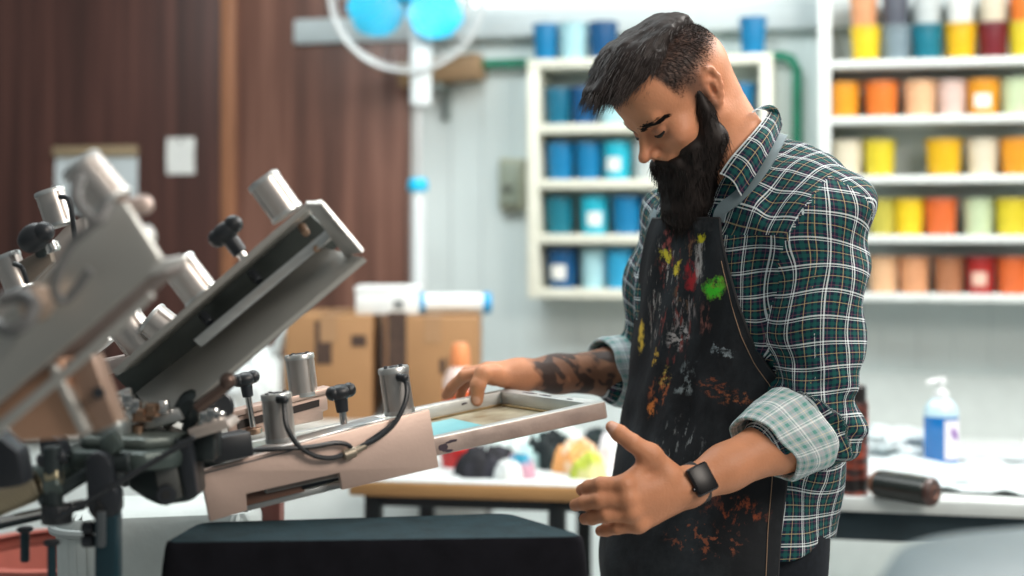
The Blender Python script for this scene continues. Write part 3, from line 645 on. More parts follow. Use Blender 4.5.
def cylinder_actuator(parent, base, axis, r, h, port=None, name='air_cylinder'):
    """Compact pneumatic cylinder: ribbed body, two end caps, screws on top."""
    axis = Vector(axis).normalized(); T = Matrix.Translation(Vector(base)) @ axis.to_track_quat('Z', 'Y').to_matrix().to_4x4()
    b = MB()
    pts = []
    for i in range(80):
        a = 2*math.pi*i/80; rr = r*(0.84 if (i % 20) in (9, 10) else 0.985); pts.append((rr*math.cos(a), rr*math.sin(a)))
    b.prism(pts, h*0.10, h*0.88, T); o = b.build(name, satin, parent)
    MB().lathe([(0, 0), (r*0.98, 0), (r*1.03, h*0.02), (r*1.03, h*0.10), (0, h*0.10)], T, 32).build('end_cap', alu, o)
    MB().lathe([(0, h*0.88), (r*1.03, h*0.88), (r*1.03, h*0.97), (r*0.98, h), (0, h)], T, 32).build('end_cap', alu, o)
    b = MB()
    for i in range(4):
        a = R(45+90*i); p0 = T @ Vector((r*0.7*math.cos(a), r*0.7*math.sin(a), h)); b.cyl(p0 - axis*0.002, p0 + axis*h*0.025, r*0.13, r*0.13, 10)
    b.cyl(T @ Vector((0, 0, h*0.99)), T @ Vector((0, 0, h*1.02)), r*0.3, r*0.3, 16, 0.001); b.build('cap_screw', blk_fix, o)
    return o
def t_knob(parent, tip, foot, hdir, s=1.0):
    """A clamping knob: threaded stem, collar and a black T-shaped grip."""
    tip, foot = Vector(tip), Vector(foot); ax = (tip-foot).normalized(); hd = Vector(hdir); hd = (hd - ax*hd.dot(ax)).normalized()
    b = MB(); b.cyl(foot, tip, 0.0052*s, 0.0052*s, 14); st = b.build('stem', chrome, parent)
    b = MB(); b.cyl(tip - ax*0.030*s, tip - ax*0.012*s, 0.0085*s, 0.0095*s, 18, 0.001); b.build('collar', blk_fix, parent)
    b = MB(); T = frame(tip - ax*0.002*s, hd, z=ax)
    b.ball((0, 0, 0), (0.0185*s, 0.0140*s, 0.0115*s), T, 20)
    b.ball((0.013*s, 0, 0.0015*s), (0.0105*s, 0.0115*s, 0.0105*s), T, 18); b.ball((-0.011*s, 0, 0.0*s), (0.0100*s, 0.0125*s, 0.0105*s), T, 18)
    b.cyl(tip - ax*0.016*s, tip, 0.009*s, 0.0115*s, 18, 0.002); b.build('knob', dark_rub, parent)

# ---- the lowered print head
hd = thing('print_head', 'lowered aluminium print head of the press clamping the silver screen frame', 'print head', H3(-0.42, 0.1, -0.06), 0)
plate_px = [(200, 470.5), (429, 409), (438.5, 467), (342, 490), (339, 473), (246, 494), (247, 510.5), (210, 521.5)]
b = MB(); b.prism([hpix(x, y, -0.012) for x, y in plate_px][::-1], 0.004, 0.014, HX, 0.0015); b.build('side_plate', pink, hd)
l0, n0 = hpix(201, 470, -0.012); l1, n1 = hpix(429, 409, -0.012); nt = min(n0, n1)
# dark seam a little under the upper edge of the plate's left half
b = MB(); s0 = hpix(203, 473.5, -0.0145); s1 = hpix(292, 450.5, -0.0145)
b.box(((s1[0]-s0[0]), 0.0008, 0.002), frame(H3(s0[0], -0.0146, s0[1]), H3(s1[0], -0.0146, s1[1]) - H3(s0[0], -0.0146, s0[1]), y=AE), 0, ((s1[0]-s0[0])/2, 0, 0)); b.build('seam', M('seam_grey', (0.12, 0.11, 0.11), 0.5), hd)
# top web: a flat silver plate joining the near and the far side
slope = (n1-n0)/(l1-l0)
def ntop(l): return n0 + slope*(l-l0)
b = MB(); rows = [[(l0, -0.006), (l1-0.01, -0.006), (l1-0.05, 0.17), (l0, 0.17)]]
T = frame(H3(l0, -0.004, n0-0.012), H3(l1, 0, n1) - H3(l0, 0, n0), y=AE)
ln = (H3(l1, 0, n1) - H3(l0, 0, n0)).length
b.box((ln*0.92, 0.05, 0.008), T, 0.0015, (ln*0.53, 0.028, 0)); b.box((ln*0.90, 0.05, 0.008), T, 0.0015, (ln*0.45, 0.115, -0.004)); b.box((0.05, 0.14, 0.008), T, 0.001, (0.035, 0.075, -0.006)); b.build('top_plate', alu, hd)
# the far side bar with a slot
fb_px = [(226, 419), (325, 391.5), (326, 409), (321, 411), (321, 419), (236, 437), (228, 438)]
b = MB(); b.prism([hpix(x, y, 0.15) for x, y in fb_px][::-1], -0.150, -0.140, HX, 0.0012); b.build('slotted_bar', pink, hd)
b = MB(); b.prism([hpix(x, y, 0.145) for x, y in [(236, 421), (318, 399), (318, 406), (237, 429)]][::-1], -0.141, -0.138, HX); b.build('slot', M('slot_dark', (0.03, 0.022, 0.02), 0.5), hd)
b = MB(); T3 = frame(H3(*[hpix(228, 417, 0.15)[0], 0.15, hpix(228, 417, 0.15)[1]]), AL + AN*slope, y=AE); b.box((0.155, 0.04, 0.008), T3, 0.001, (0.075, 0.002, 0.004)); b.build('ledge', pink, hd)
# rails, squeegee holder seen through the notch of the plate
def seg(px0, py0, px1, py1, e_, h, th, name, m, bev=0.001):
    a, c = hpix(px0, py0, e_), hpix(px1, py1, e_); p0, p1 = H3(a[0], e_, a[1]), H3(c[0], e_, c[1])
    return MB().box(((p1-p0).length, th, h), frame(p0, p1-p0, y=AE), bev, ((p1-p0).length/2, 0, 0)).build(name, m, hd)
seg(300, 482, 420, 452, 0.012, 0.020, 0.012, 'holder_bar', blk_fix)
seg(243, 500, 303, 485, 0.014, 0.016, 0.012, 'holder_bar', M('brown_holder', (0.16, 0.085, 0.06), 0.5))
seg(222, 513, 340, 484, 0.020, 0.010, 0.010, 'rail_strip', alu)
# air cylinders
def hp3(px, py, e_): a = hpix(px, py, e_); return H3(a[0], e_, a[1])
c_r = 0.0210
cyl1 = cylinder_actuator(hd, hp3(281, 442, 0.018), hp3(276, 394, 0.018) - hp3(281, 442, 0.018), c_r*0.97, (hp3(276, 393, 0.018)-hp3(281, 442, 0.018)).length)
cyl2 = cylinder_actuator(hd, hp3(400, 414, 0.018), hp3(393, 367, 0.018) - hp3(400, 414, 0.018), c_r*1.0, (hp3(393, 367, 0.018)-hp3(400, 414, 0.018)).length)
cyl3 = cylinder_actuator(hd, hp3(304, 396, 0.15), hp3(299, 354, 0.15) - hp3(304, 396, 0.15), c_r*1.0, (hp3(299, 354, 0.15)-hp3(304, 396, 0.15)).length)
b = MB(); b.cyl(hp3(306, 418, 0.15), hp3(304, 396, 0.15), 0.005, 0.005, 14); b.build('piston_rod', chrome, hd)
t_knob(hd, hp3(340, 391, 0.03), hp3(344, 424, 0.03), AL, .98)
t_knob(hd, hp3(245, 378, 0.13), hp3(253, 427, 0.13), AL, .9)
b = MB(); b.cyl(hp3(254, 428, 0.13), hp3(255, 434, 0.13), 0.012, 0.010, 16, 0.001); b.build('clamp_foot', copper, hd)
# junction block and cables
p0 = hp3(229, 446, -0.015); b = MB(); b.box((0.052, 0.045, 0.032), frame(p0, AL, y=AE), 0.003); b.build('junction_block', dark_rub, hd)
p0 = hp3(229, 435.5, -0.015); b = MB(); b.box((0.046, 0.040, 0.004), frame(p0, AL, y=AE), 0.001); b.build('block_lid', M('silver_sticker', (0.55, 0.57, 0.57), 0.3, 0.6), hd)
def cable(pts, name='cable', r=0.0034, m=dark_rub):
    b = MB(); b.tube([hp3(*p) for p in pts], r, 8, 6); return b.build(name, m, hd)
cable([(284, 401, -0.012), (284.5, 412, -0.020), (287, 427, -0.026), (297, 444, -0.027), (313, 455, -0.026), (330, 458, -0.024), (346, 454, -0.022)])
cable([(250, 450.5, -0.018), (275, 449, -0.024), (310, 447, -0.026), (335, 443, -0.025), (348, 445, -0.023), (353, 452, -0.022)])
cable([(404, 379, -0.012), (407, 387, -0.020), (405, 403, -0.026), (394, 424, -0.028), (378, 438, -0.026), (362, 446, -0.023), (352, 452, -0.022)])
cable([(398, 417, -0.010), (390, 425, -0.018), (378, 434, -0.022), (366, 442, -0.022)], 'cable', 0.002)
b = MB(); b.cyl(hp3(343, 456, -0.022), hp3(356, 451, -0.022), 0.0075, 0.0075, 14, 0.002); b.cyl(hp3(355, 451, -0.022), hp3(366, 445, -0.022), 0.005, 0.005, 12, 0.001); b.build('cable_joint', M('dull_brass', (0.42, 0.36, 0.28), 0.4, 0.7), hd)
for px, py in ((283, 400), (403, 378)):
    b = MB(); b.cyl(hp3(px-5, py-1, -0.004), hp3(px+1.5, py, -0.014), 0.006, 0.0055, 14, 0.001); b.ball(hp3(px+1, py, -0.013), 0.0062, None, 14); b.build('hose_fitting', dark_rub, hd)
# arm from the head back to the hub
b = MB(); b.cyl(P(222, 452, 1.93), P(120, 474, 1.84), 0.016, 0.018, 18, 0.003); b.build('arm_beam', dark_cast, hd)

# ---- screen frame held by the head
fr = thing('screen_frame', 'silver screen printing frame gripped by the man and the print head', 'screen frame', H3(-0.1, 0.15, -0.02), 0)
FW, FL, FH, FT = 0.352, 0.52, 0.026, 0.022
fmat = M('worn_silver_frame', (0.56, 0.57, 0.55), 0.36, 0.45, var=0.12, vscale=9, bump=0.06, bscale=70)
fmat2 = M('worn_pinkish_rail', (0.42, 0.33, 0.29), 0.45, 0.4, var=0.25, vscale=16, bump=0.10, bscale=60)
def rail(l_a, l_b, e_a, e_b, name='rail', m=fmat):
    return MB().box((abs(l_b-l_a), abs(e_b-e_a), FH), HM, 0.0018, ((l_a+l_b)/2, (e_a+e_b)/2, -FH/2)).build(name, m, fr)
near_r = rail(-FL, -0.0002, 0, FT, 'rail', fmat)
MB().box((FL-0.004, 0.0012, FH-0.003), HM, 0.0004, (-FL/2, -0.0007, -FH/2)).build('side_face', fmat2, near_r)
rail(-FL, -0.0002, FW-FT, FW, 'rail', fmat)
er = rail(-FT, 0, FT+0.0004, FW-FT-0.0004, 'rail', fmat)
rail(-FL, -FL+FT, FT+0.0004, FW-FT-0.0004, 'rail', fmat)
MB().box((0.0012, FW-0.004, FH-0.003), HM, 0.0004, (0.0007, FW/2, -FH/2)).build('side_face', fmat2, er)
# ink stains on the rails
stain = M('ink_stain', (0.05, 0.035, 0.05), 0.6)
rng = random.Random(4)
def stain_blob(l, e_, n, rl, rn, plane, parent):
    b = MB(); pts = []
    for i in range(14):
        a = 2*math.pi*i/14; k = 0.65+0.5*rng.random(); pts.append((rl*k*math.cos(a), rn*k*math.sin(a)))
    if plane == 'front': T = HM @ Matrix.Translation((l, e_, n)) @ Matrix.Rotation(R(90), 4, 'X'); 
    else: T = HM @ Matrix.Translation((l, e_, n))
    b.prism(pts, -0.0001, 0.0004, T); b.build('ink_mark', stain, parent)
stain_blob(-0.262, -0.0014, -0.016, 0.008, 0.007, 'front', near_r); stain_blob(-0.25, -0.0014, -0.010, 0.010, 0.002, 'front', near_r); stain_blob(-0.255, -0.0014, -0.022, 0.007, 0.002, 'front', near_r)
stain_blob(-0.012, FW*0.5, 0.0001, 0.003, 0.022, 'top', er); stain_blob(-0.010, FW*0.68, 0.0001, 0.003, 0.030, 'top', er); stain_blob(-0.014, FW*0.25, 0.0001, 0.002, 0.010, 'top', er)
stain_blob(-0.09, FW-FT-0.0006, -0.008, 0.006, 0.002, 'front', fr)
# mesh stretched under the frame: stained, with a turquoise open area
mm = bpy.data.materials.new('screen_mesh'); mm.use_nodes = True; n, l = mm.node_tree.nodes, mm.node_tree.links; pb = n['Principled BSDF']
pb.inputs['Roughness'].default_value = 0.4
tc = n.new('ShaderNodeTexCoord'); nz = n.new('ShaderNodeTexNoise'); nz.inputs['Scale'].default_value = 16; nz.inputs['Detail'].default_value = 4
rp = n.new('ShaderNodeValToRGB'); rp.color_ramp.elements[0].position = 0.35; rp.color_ramp.elements[0].color = (0.22, 0.16, 0.09, 1); rp.color_ramp.elements[1].position = 0.65; rp.color_ramp.elements[1].color = (0.46, 0.42, 0.30, 1)
l.new(tc.outputs['Object'], nz.inputs[0]); l.new(nz.outputs[0], rp.inputs[0]); l.new(rp.outputs[0], pb.inputs['Base Color'])
MB().box((FL-2*FT, FW-2*FT, 0.0012), HM, 0, (-FL/2, FW/2, -FH+0.002)).build('mesh', mm, fr)
def meshpix(px, py):
    ray = Vector(((px-CX)/F_PX, 1, -(py-HY)/F_PX)); o = Vector((0, 0, CAM_Z)); q_ = H3(0, 0, -FH+0.003); t_ = (q_-o).dot(AN)/ray.dot(AN); h_ = HM.inverted() @ (o+ray*t_); return h_.x, h_.y
s1, s2 = meshpix(452, 418.5), meshpix(484, 425.5)
MB().prism([(-FL+FT+0.002, FT+0.004), (max(s2[0], s1[0])+0.03, FT+0.004), s2, s1, (-FL+FT+0.002, s1[1])][::1], -FH+0.0027, -FH+0.0033, HM).build('stencil', M('turquoise_stencil', (0.17, 0.50, 0.55), 0.35, var=0.06), fr)
for (la, lb, ea, eb) in ((-FL+FT, -FT, FW-FT-0.006, FW-FT), (-FT-0.006, -FT, FT, FW-FT)):
    MB().box((lb-la, eb-ea, 0.003), HM, 0.001, ((la+lb)/2, (ea+eb)/2, -FH+0.0045)).build('glue_line', M('amber_glue', (0.26, 0.17, 0.06), 0.4, var=0.3, vscale=30), fr)

# ---- black covered pallet under the head
zt = 0.985
def flatz(px, py, z): d = (CAM_Z-z)*F_PX/(py-HY); return P(px, py, d)
pl = thing('press_pallet', 'black fabric covered press pallet under the lowered print head', 'pallet', flatz(370, 532, zt-0.16), 0)
pc = [flatz(161, 543, zt), flatz(592, 537, zt), flatz(511, 513, zt), flatz(197, 522.5, zt)]
fabric = M('black_teal_fabric', (0.012, 0.030, 0.038), 0.78, var=0.25, vscale=30, bump=0.18, bscale=160, spec=0.2)
fabric2 = M('black_cotton', (0.008, 0.008, 0.011), 0.9, var=0.2, vscale=30, bump=0.1, bscale=120, spec=0.12)
def quadpts(q, k, r, n=6):
    """Rounded outline of the quad."""
    out = []; c = sum(q, Vector())/4
    for i in range(4):
        p = q[i]; a = (q[i-1]-p).normalized()*r[i]; b_ = (q[(i+1) % 4]-p).normalized()*r[i]
        for j in range(n+1):
            t = j/n; out.append(p + a*(1-t)**2 + b_*t**2 + 0*c)
    return out
def ringz(pts, z, grow):
    c = sum(pts, Vector())/len(pts); return [Vector((p.x, p.y, 0)) + (Vector((p.x-c.x, p.y-c.y, 0)).normalized())*grow + Vector((0, 0, z)) for p in pts]
base_pts = quadpts(pc, 0, (0.02, 0.03, 0.02, 0.02))
b = MB(); ca = [b.bm.verts.new(p) for p in ringz(base_pts, zt, -0.005)]; b.bm.faces.new(ca); b.build('cover_top', fabric, pl, None, 60)
b = MB(); lv = [ringz(base_pts, zt+0.0002, -0.0055), ringz(base_pts, zt-0.002, -0.001), ringz(base_pts, zt-0.008, 0.001), ringz(base_pts, zt-0.03, 0.004), ringz(base_pts, zt-0.09, 0.010), ringz(base_pts, zt-0.15, 0.013)]
vs = [[b.bm.verts.new(p + Vector((0, 0, 0.004*math.sin(i*0.7) if k_ == 5 else 0))) for i, p in enumerate(r_)] for k_, r_ in enumerate(lv)]
for a_, c_ in zip(vs, vs[1:]):
    for i in range(len(a_)): b.bm.faces.new((a_[i], c_[i], c_[(i+1) % len(a_)], a_[(i+1) % len(a_)]))
b.build('cover_skirt', fabric2, pl, None, 60)
cc = sum(base_pts, Vector())/len(base_pts)
MB().prism([(p.x, p.y) for p in ringz(base_pts, 0, -0.012)], zt-0.03, zt-0.003).build('board', blk_fix, pl)
b = MB(); b.box((0.5, 0.07, 0.05), Matrix.Translation((cc.x-0.30, cc.y-0.02, zt-0.10)), 0.006); b.box((0.08, 0.07, 0.07), Matrix.Translation((cc.x-0.02, cc.y-0.02, zt-0.065)), 0.006); b.build('pallet_arm', teal_st, pl)

# ---- the raised print head: an open channel seen from beneath
rh = thing('print_head', 'raised grey channel print head tilted up in front of the brown panelling', 'print head', P(150, 400, 1.78), 0)
A0 = P(112, 398, 1.80); A1 = P(318, 222, 1.74)
RA = (A1-A0).normalized(); RV = Vector((0, 1, 0)); RV = (RV - RA*RV.dot(RA)).normalized(); RU = RV.cross(RA)   # up-left in the picture
if RU.z < 0: RU = -RU
RM = Matrix((RA, RU, RV)).transposed().to_4x4(); RM.translation = A0; RLEN = (A1-A0).length
def rpix(px, py, v):
    ray = Vector(((px-CX)/F_PX, 1, -(py-HY)/F_PX)); o = Vector((0, 0, CAM_Z)); q_ = A0 + RV*v
    t = (q_-o).dot(RV)/ray.dot(RV); h = RM.inverted() @ (o+ray*t); return Vector((h.x, h.y, v))
def rslab(corners, th, name, m, parent=rh, bev=0.001, edge=None):
    """A plate through four (px, py, v) corners, thickened to the far side."""
    q_ = [RM @ rpix(*c) for c in corners]; nrm = (q_[1]-q_[0]).cross(q_[3]-q_[0]).normalized()
    if nrm.y < 0: nrm = -nrm
    b = MB(); a_ = [b.bm.verts.new(p) for p in q_]; c_ = [b.bm.verts.new(p + nrm*th) for p in q_]
    fs = [b.bm.faces.new(a_), b.bm.faces.new(c_[::-1])]
    for i in range(4): fs.append(b.bm.faces.new((a_[i], c_[i], c_[(i+1) % 4], a_[(i+1) % 4])))
    bmesh.ops.recalc_face_normals(b.bm, faces=fs)
    bmesh.ops.bevel(b.bm, geom=list(b.bm.edges), offset=bev, segments=2, affect='EDGES', profile=0.5)
    return b.build(name, m, parent)
ch_in = M('shade_dark_web', (0.055, 0.065, 0.062), 0.4, 0.4, var=0.1)  # web colour darkened to carry the shade inside the channel
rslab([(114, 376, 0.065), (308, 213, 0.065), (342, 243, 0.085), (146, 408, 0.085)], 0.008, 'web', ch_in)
rslab([(112, 371, -0.002), (305, 204, -0.002), (309, 208.5, -0.002), (116, 376, -0.002)], 0.075, 'flange', alu_grey)
rslab([(134, 391, 0.082), (322, 247, 0.082), (363, 257, 0.0), (163, 427, 0.0)], 0.009, 'flange', alu_grey)
rslab([(305, 204, -0.003), (322, 204, -0.003), (363, 253, -0.003), (344, 256, 0.03)], 0.008, 'end_plate', M('light_end_plate', (0.58, 0.56, 0.53), 0.36, 0.6, var=0.06))
rslab([(193, 340, 0.02), (327, 229, 0.02), (333, 237, 0.02), (201, 347.5, 0.02)], 0.016, 'clamp_bar', alu)
MB().cyl(RM @ rpix(302, 227, 0.05), RM @ rpix(306, 233, 0.02), 0.006, 0.005, 14, 0.001).build('brass_pin', copper, rh)
MB().cyl(RM @ rpix(314, 243, 0.05), RM @ rpix(317, 249, 0.02), 0.005, 0.005, 14, 0.001).build('brass_pin', copper, rh)
for px, py in ((206, 318), (255, 276)):
    MB().cyl(RM @ rpix(px-4, py-4, 0.04), RM @ rpix(px+4, py+5, 0.03), 0.006, 0.006, 14, 0.001).build('guide_pin', blk_fix, rh)
ax = RM @ rpix(262, 178, 0.02) - RM @ rpix(289, 216, 0.02)
cylinder_actuator(rh, RM @ rpix(288, 215, 0.02), ax, 0.0215, (RM @ rpix(263, 180, 0.02) - RM @ rpix(289, 216, 0.02)).length)
cylinder_actuator(rh, RM @ rpix(203, 297, 0.03), RM @ rpix(176, 262, 0.03) - RM @ rpix(203, 297, 0.03), 0.024, (RM @ rpix(176, 262, 0.03) - RM @ rpix(203, 297, 0.03)).length)
t_knob(rh, RM @ rpix(224, 231, 0.03), RM @ rpix(247, 262, 0.03), RA, 1.15)
# the bronze lever under the channel's foot
MB().cyl(P(196, 409, 1.74), P(229, 384, 1.74), 0.0072, 0.0072, 16, 0.002).build('lever_rod', bronze, rh)
MB().ball(P(228, 381, 1.74), 0.0105, None, 16).build('lever_tip', bronze, rh)
b = MB(); b.cyl(P(213, 406, 1.84), P(217, 407, 1.79), 0.022, 0.022, 28, 0.004); b.build('roller', dark_rub, rh)
b = MB(); b.tube([P(180, 420, 1.80), P(188, 404, 1.80), P(194, 400, 1.80), P(197, 412, 1.80), P(192, 432, 1.80)], lambda t_: 0.014, 10, 4); b.build('fork', dark_cast, rh)

# ---- near raised head, out of focus on the left
nh = thing('print_head', 'nearest raised print head with a broad grey side plate, out of focus', 'print head', P(40, 400, 1.35), 0)
def npl(corners, th, name, m, bev=0.0015):
    q_ = [P(*c) for c in corners]; nrm = (q_[1]-q_[0]).cross(q_[-1]-q_[0]).normalized()
    if nrm.y < 0: nrm = -nrm
    b = MB(); a_ = [b.bm.verts.new(p) for p in q_]; c_ = [b.bm.verts.new(p + nrm*th) for p in q_]; k = len(q_)
    fs = [b.bm.faces.new(a_), b.bm.faces.new(c_[::-1])]
    for i in range(k): fs.append(b.bm.faces.new((a_[i], c_[i], c_[(i+1) % k], a_[(i+1) % k])))
    bmesh.ops.recalc_face_normals(b.bm, faces=fs)
    bmesh.ops.bevel(b.bm, geom=list(b.bm.edges), offset=bev, segments=2, affect='EDGES', profile=0.5)
    return b.build(name, m, nh)
ND = 1.36
big = M('big_side_plate', (0.47, 0.46, 0.43), 0.40, 0.5, var=0.07, vscale=6)
npl([(-60, 452, ND+.05), (-60, 372, ND+.05), (52, 268, ND), (106, 206, ND), (124, 202, ND), (160, 258, ND), (150, 274, ND)], 0.01, 'side_plate', big)
npl([(150, 262, ND), (186, 256, ND+.01), (190, 263, ND+.01), (150, 276, ND)], 0.05, 'end_lip', M('light_end_lip', (0.52, 0.52, 0.50), 0.4, 0.5))
npl([(-60, 452, ND+.052), (150, 276, ND+.004), (184, 268, ND+.10), (-30, 452, ND+.16)], 0.008, 'flange', M('shadow_brown_flange', (0.20, 0.155, 0.14), 0.45, 0.4, var=0.1))  # the underside's shadow is put into this darker brown
npl([(-60, 470, ND-.02), (90, 345, ND-.02), (150, 292, ND-.02), (153, 297, ND-.02), (96, 352, ND-.02), (-60, 484, ND-.02)], 0.012, 'edge_bar', alu_grey)
cylinder_actuator(nh, P(114, 204, ND+.02), P(84, 168, ND+.02) - P(114, 204, ND+.02), 0.021, 0.052)
b = MB(); b.cyl(P(120, 208, ND+.03), P(144, 205, ND+.03), 0.009, 0.0095, 18, 0.002); b.ball(P(144, 205, ND+.03), 0.0095, None, 16); b.build('stud', M('pink_stud', (0.60, 0.48, 0.43), 0.4, 0.5), nh)
b = MB(); b.cyl(P(132, 240, ND+.03), P(154, 233, ND+.03), 0.010, 0.010, 16, 0.003); b.build('stud', alu, nh)
b = MB(); b.tube([P(80, 176, ND-.03), P(76, 200, ND-.05), P(96, 222, ND-.05), P(108, 205, ND-.04)], 0.006, 8, 6); b.build('hose', M('grey_hose', (0.13, 0.13, 0.13), 0.45), nh)
b = MB(); b.tube([P(110, 204, ND-.03), P(92, 226, ND-.05), P(70, 246, ND-.05), P(54, 286, ND-.05), P(66, 300, ND-.04), P(90, 270, ND-.04)], 0.0045, 8, 6); b.build('hose', MAT['grey_hose'], nh)
b = MB(); b.tube([P(-8, 322, ND-.04), P(10, 331, ND-.06), P(28, 322, ND-.06), P(34, 305, ND-.05), P(22, 296, ND-.04), P(0, 300, ND-.04)], 0.0065, 8, 6); b.build('hose', MAT['grey_hose'], nh)
b = MB(); b.cyl(P(36, 305, ND+.0), P(40, 300, ND-.03), 0.017, 0.015, 20, 0.003); b.build('boss', M('tan_boss', (0.50, 0.38, 0.30), 0.45, 0.5), nh)
# copper-toned clamp block under the plate
npl([(-20, 372, 1.42), (58, 350, 1.42), (84, 436, 1.42), (20, 442, 1.42), (-20, 400, 1.42)], 0.05, 'clamp_block', M('coppery_block', (0.50, 0.29, 0.19), 0.42, 0.4, var=0.1))
npl([(58, 362, 1.43), (92, 356, 1.43), (116, 424, 1.43), (92, 434, 1.43)], 0.04, 'clamp_jaw', M('coppery_jaw', (0.30, 0.20, 0.15), 0.42, 0.5, var=0.12))
npl([(46, 366, 1.41), (54, 364, 1.41), (88, 432, 1.41), (80, 436, 1.41)], 0.02, 'clamp_edge', alu_grey)
MB().cyl(P(98, 392, 1.428), P(99, 393, 1.42), 0.006, 0.006, 14).build('bolt_hole', blk_fix, nh)

# ---- a further head behind, with pale cylinders and black knobs
fh_ = thing('print_head', 'far raised print head with small cylinders and a black knob at the left edge', 'print head', P(40, 330, 1.95), 0)
FD = 1.95
def fpl(corners, th, name, m):
    q_ = [P(*c) for c in corners]; b = MB(); a_ = [b.bm.verts.new(p) for p in q_]; c_ = [b.bm.verts.new(p + Vector((0, th, 0))) for p in q_]; k = len(q_)
    fs = [b.bm.faces.new(a_), b.bm.faces.new(c_[::-1])]
    for i in range(k): fs.append(b.bm.faces.new((a_[i], c_[i], c_[(i+1) % k], a_[(i+1) % k])))
    bmesh.ops.recalc_face_normals(b.bm, faces=fs); bmesh.ops.bevel(b.bm, geom=list(b.bm.edges), offset=0.001, segments=2, affect='EDGES', profile=0.5)
    return b.build(name, m, fh_)
fpl([(-30, 330, FD), (66, 226, FD), (84, 216, FD), (86, 232, FD), (-30, 356, FD)], 0.05, 'side_plate', M('grey_pink_plate', (0.50, 0.46, 0.43), 0.4, 0.5))
fpl([(18, 262, FD-.03), (48, 246, FD-.03), (52, 262, FD-.03), (22, 290, FD-.03)], 0.02, 'clamp_block', M('tan_clamp', (0.24, 0.20, 0.165), 0.45, 0.4))
cylinder_actuator(fh_, P(61, 226, FD), P(49, 190, FD) - P(61, 226, FD), 0.0205, 0.052)
cylinder_actuator(fh_, P(20, 290, FD-.02), P(6, 256, FD-.02) - P(20, 290, FD-.02), 0.019, 0.052)
b = MB(); b.tube([P(60, 197, FD-.03), P(68, 199, FD-.04), P(72, 215, FD-.04), P(75, 240, FD-.03)], 0.0035, 8, 6); b.build('cable', dark_rub, fh_)
b = MB(); b.tube([P(14, 264, FD-.05), P(22, 268, FD-.055), P(27, 283, FD-.05)], 0.0035, 8, 6); b.build('cable', dark_rub, fh_)
b = MB(); b.ball((0, 0, 0), (0.023, 0.018, 0.019), frame(P(34, 238, FD-.06), P(50, 226, FD-.06) - P(34, 238, FD-.06), y=(0, 1, 0))); b.ball(P(44, 232, FD-.065), 0.014, None, 16); b.build('knob', dark_rub, fh_)
MB().cyl(P(50, 243, FD-.05), P(54, 252, FD-.05), 0.012, 0.011, 16, 0.002).build('collar', chrome, fh_)
MB().cyl(P(38, 243, FD-.06), P(42, 256, FD-.05), 0.008, 0.008, 16, 0.002).build('stem', dark_cast, fh_)
# pale cylinders lying behind, between the two raised heads
for (a_, c_, r_) in (((146, 350, 2.02), (122, 318, 2.02), 0.028), ((176, 338, 2.0), (150, 318, 2.0), 0.026), ((100, 350, 2.05), (82, 326, 2.05), 0.026)):
    o = cylinder_actuator(fh_, P(*a_), P(*c_)-P(*a_), r_, (P(*c_)-P(*a_)).length)
fpl([(30, 376, 1.975), (190, 344, 1.975), (196, 356, 1.975), (34, 390, 1.975)], 0.12, 'cross_bar', M('pink_grey_bar', (0.48, 0.40, 0.37), 0.4, 0.5))

# ---- the hub with its castings, springs and clamps
hub = thing('press_hub', 'dark cast hub of the press with clamps, bolts and levers', 'press hub', Vector((P(40, 500, 1.86).x, 1.86, 0)), 0)
HD = 1.74
hc = P(30, 470, 1.9)
MB().lathe([(0, 0), (0.28, 0), (0.28, 0.02), (0.10, 0.05), (0.06, 0.09), (0.055, 0.80), (0, 0.80)], Matrix.Translation((hc.x-0.06, 1.95, 0)), 36).build('pedestal', teal_st, hub)
def hbox(px0, py0, px1, py1, d, th, name, m, bev=0.004, rot=0.0):
    a_, c_ = P(px0, py0, d), P(px1, py1, d); cen = (a_+c_)/2
    return MB().box((abs(c_.x-a_.x), th, abs(a_.z-c_.z)), Matrix.Translation(cen + Vector((0, th/2, 0))) @ Matrix.Rotation(R(rot), 4, 'Y'), bev).build(name, m, hub)
def hpoly(pts, d, th, name, m, bev=0.003):
    b = MB(); q_ = [P(x, y, d) for x, y in pts]
    b.prism([(p.x, p.z) for p in q_][::-1], -d-th, -d, Matrix.Rotation(R(90), 4, 'X'), bev); return b.build(name, m, hub)
# flat green-grey casting with a rounded nose
def plan(pts, z0, z1, name, m, bev=0.004):
    b = MB(); b.prism(pts, z0, z1, None, bev); return b.build(name, m, hub)
gz = P(120, 452, HD).z
xa_, xb_ = P(62, 450, HD).x, P(192, 450, HD).x
pts = [(xa_, HD+0.02), (xa_+0.02, HD-0.03), (xb_-0.05, HD-0.045), (xb_-0.015, HD-0.02), (xb_, HD+0.03), (xb_-0.03, HD+0.09), (xa_, HD+0.11)]
plan(pts, gz-0.018, gz+0.006, 'casting_plate', grn_cast, 0.008)
pts2 = [(x*0.86+(xa_+xb_)/2*0.14, (y-HD)*0.8+HD+0.012) for x, y in pts]
plan(pts2, gz+0.006, gz+0.020, 'casting_cap', M('grey_green_casting', (0.115, 0.14, 0.13), 0.38, 0.45, var=0.2, vscale=14), 0.006)
MB().lathe([(0, 0), (0.021, 0), (0.024, 0.006), (0.024, 0.022), (0.020, 0.030), (0.008, 0.033), (0, 0.033)], Matrix.Translation(P(112, 440, HD+.02)), 28).build('pivot_cap', M('zinc_cap', (0.30, 0.34, 0.34), 0.35, 0.7), hub)
hpoly([(96, 440), (112, 430), (124, 448), (104, 462)], HD-.05, 0.02, 'rib', grn_cast, 0.006)
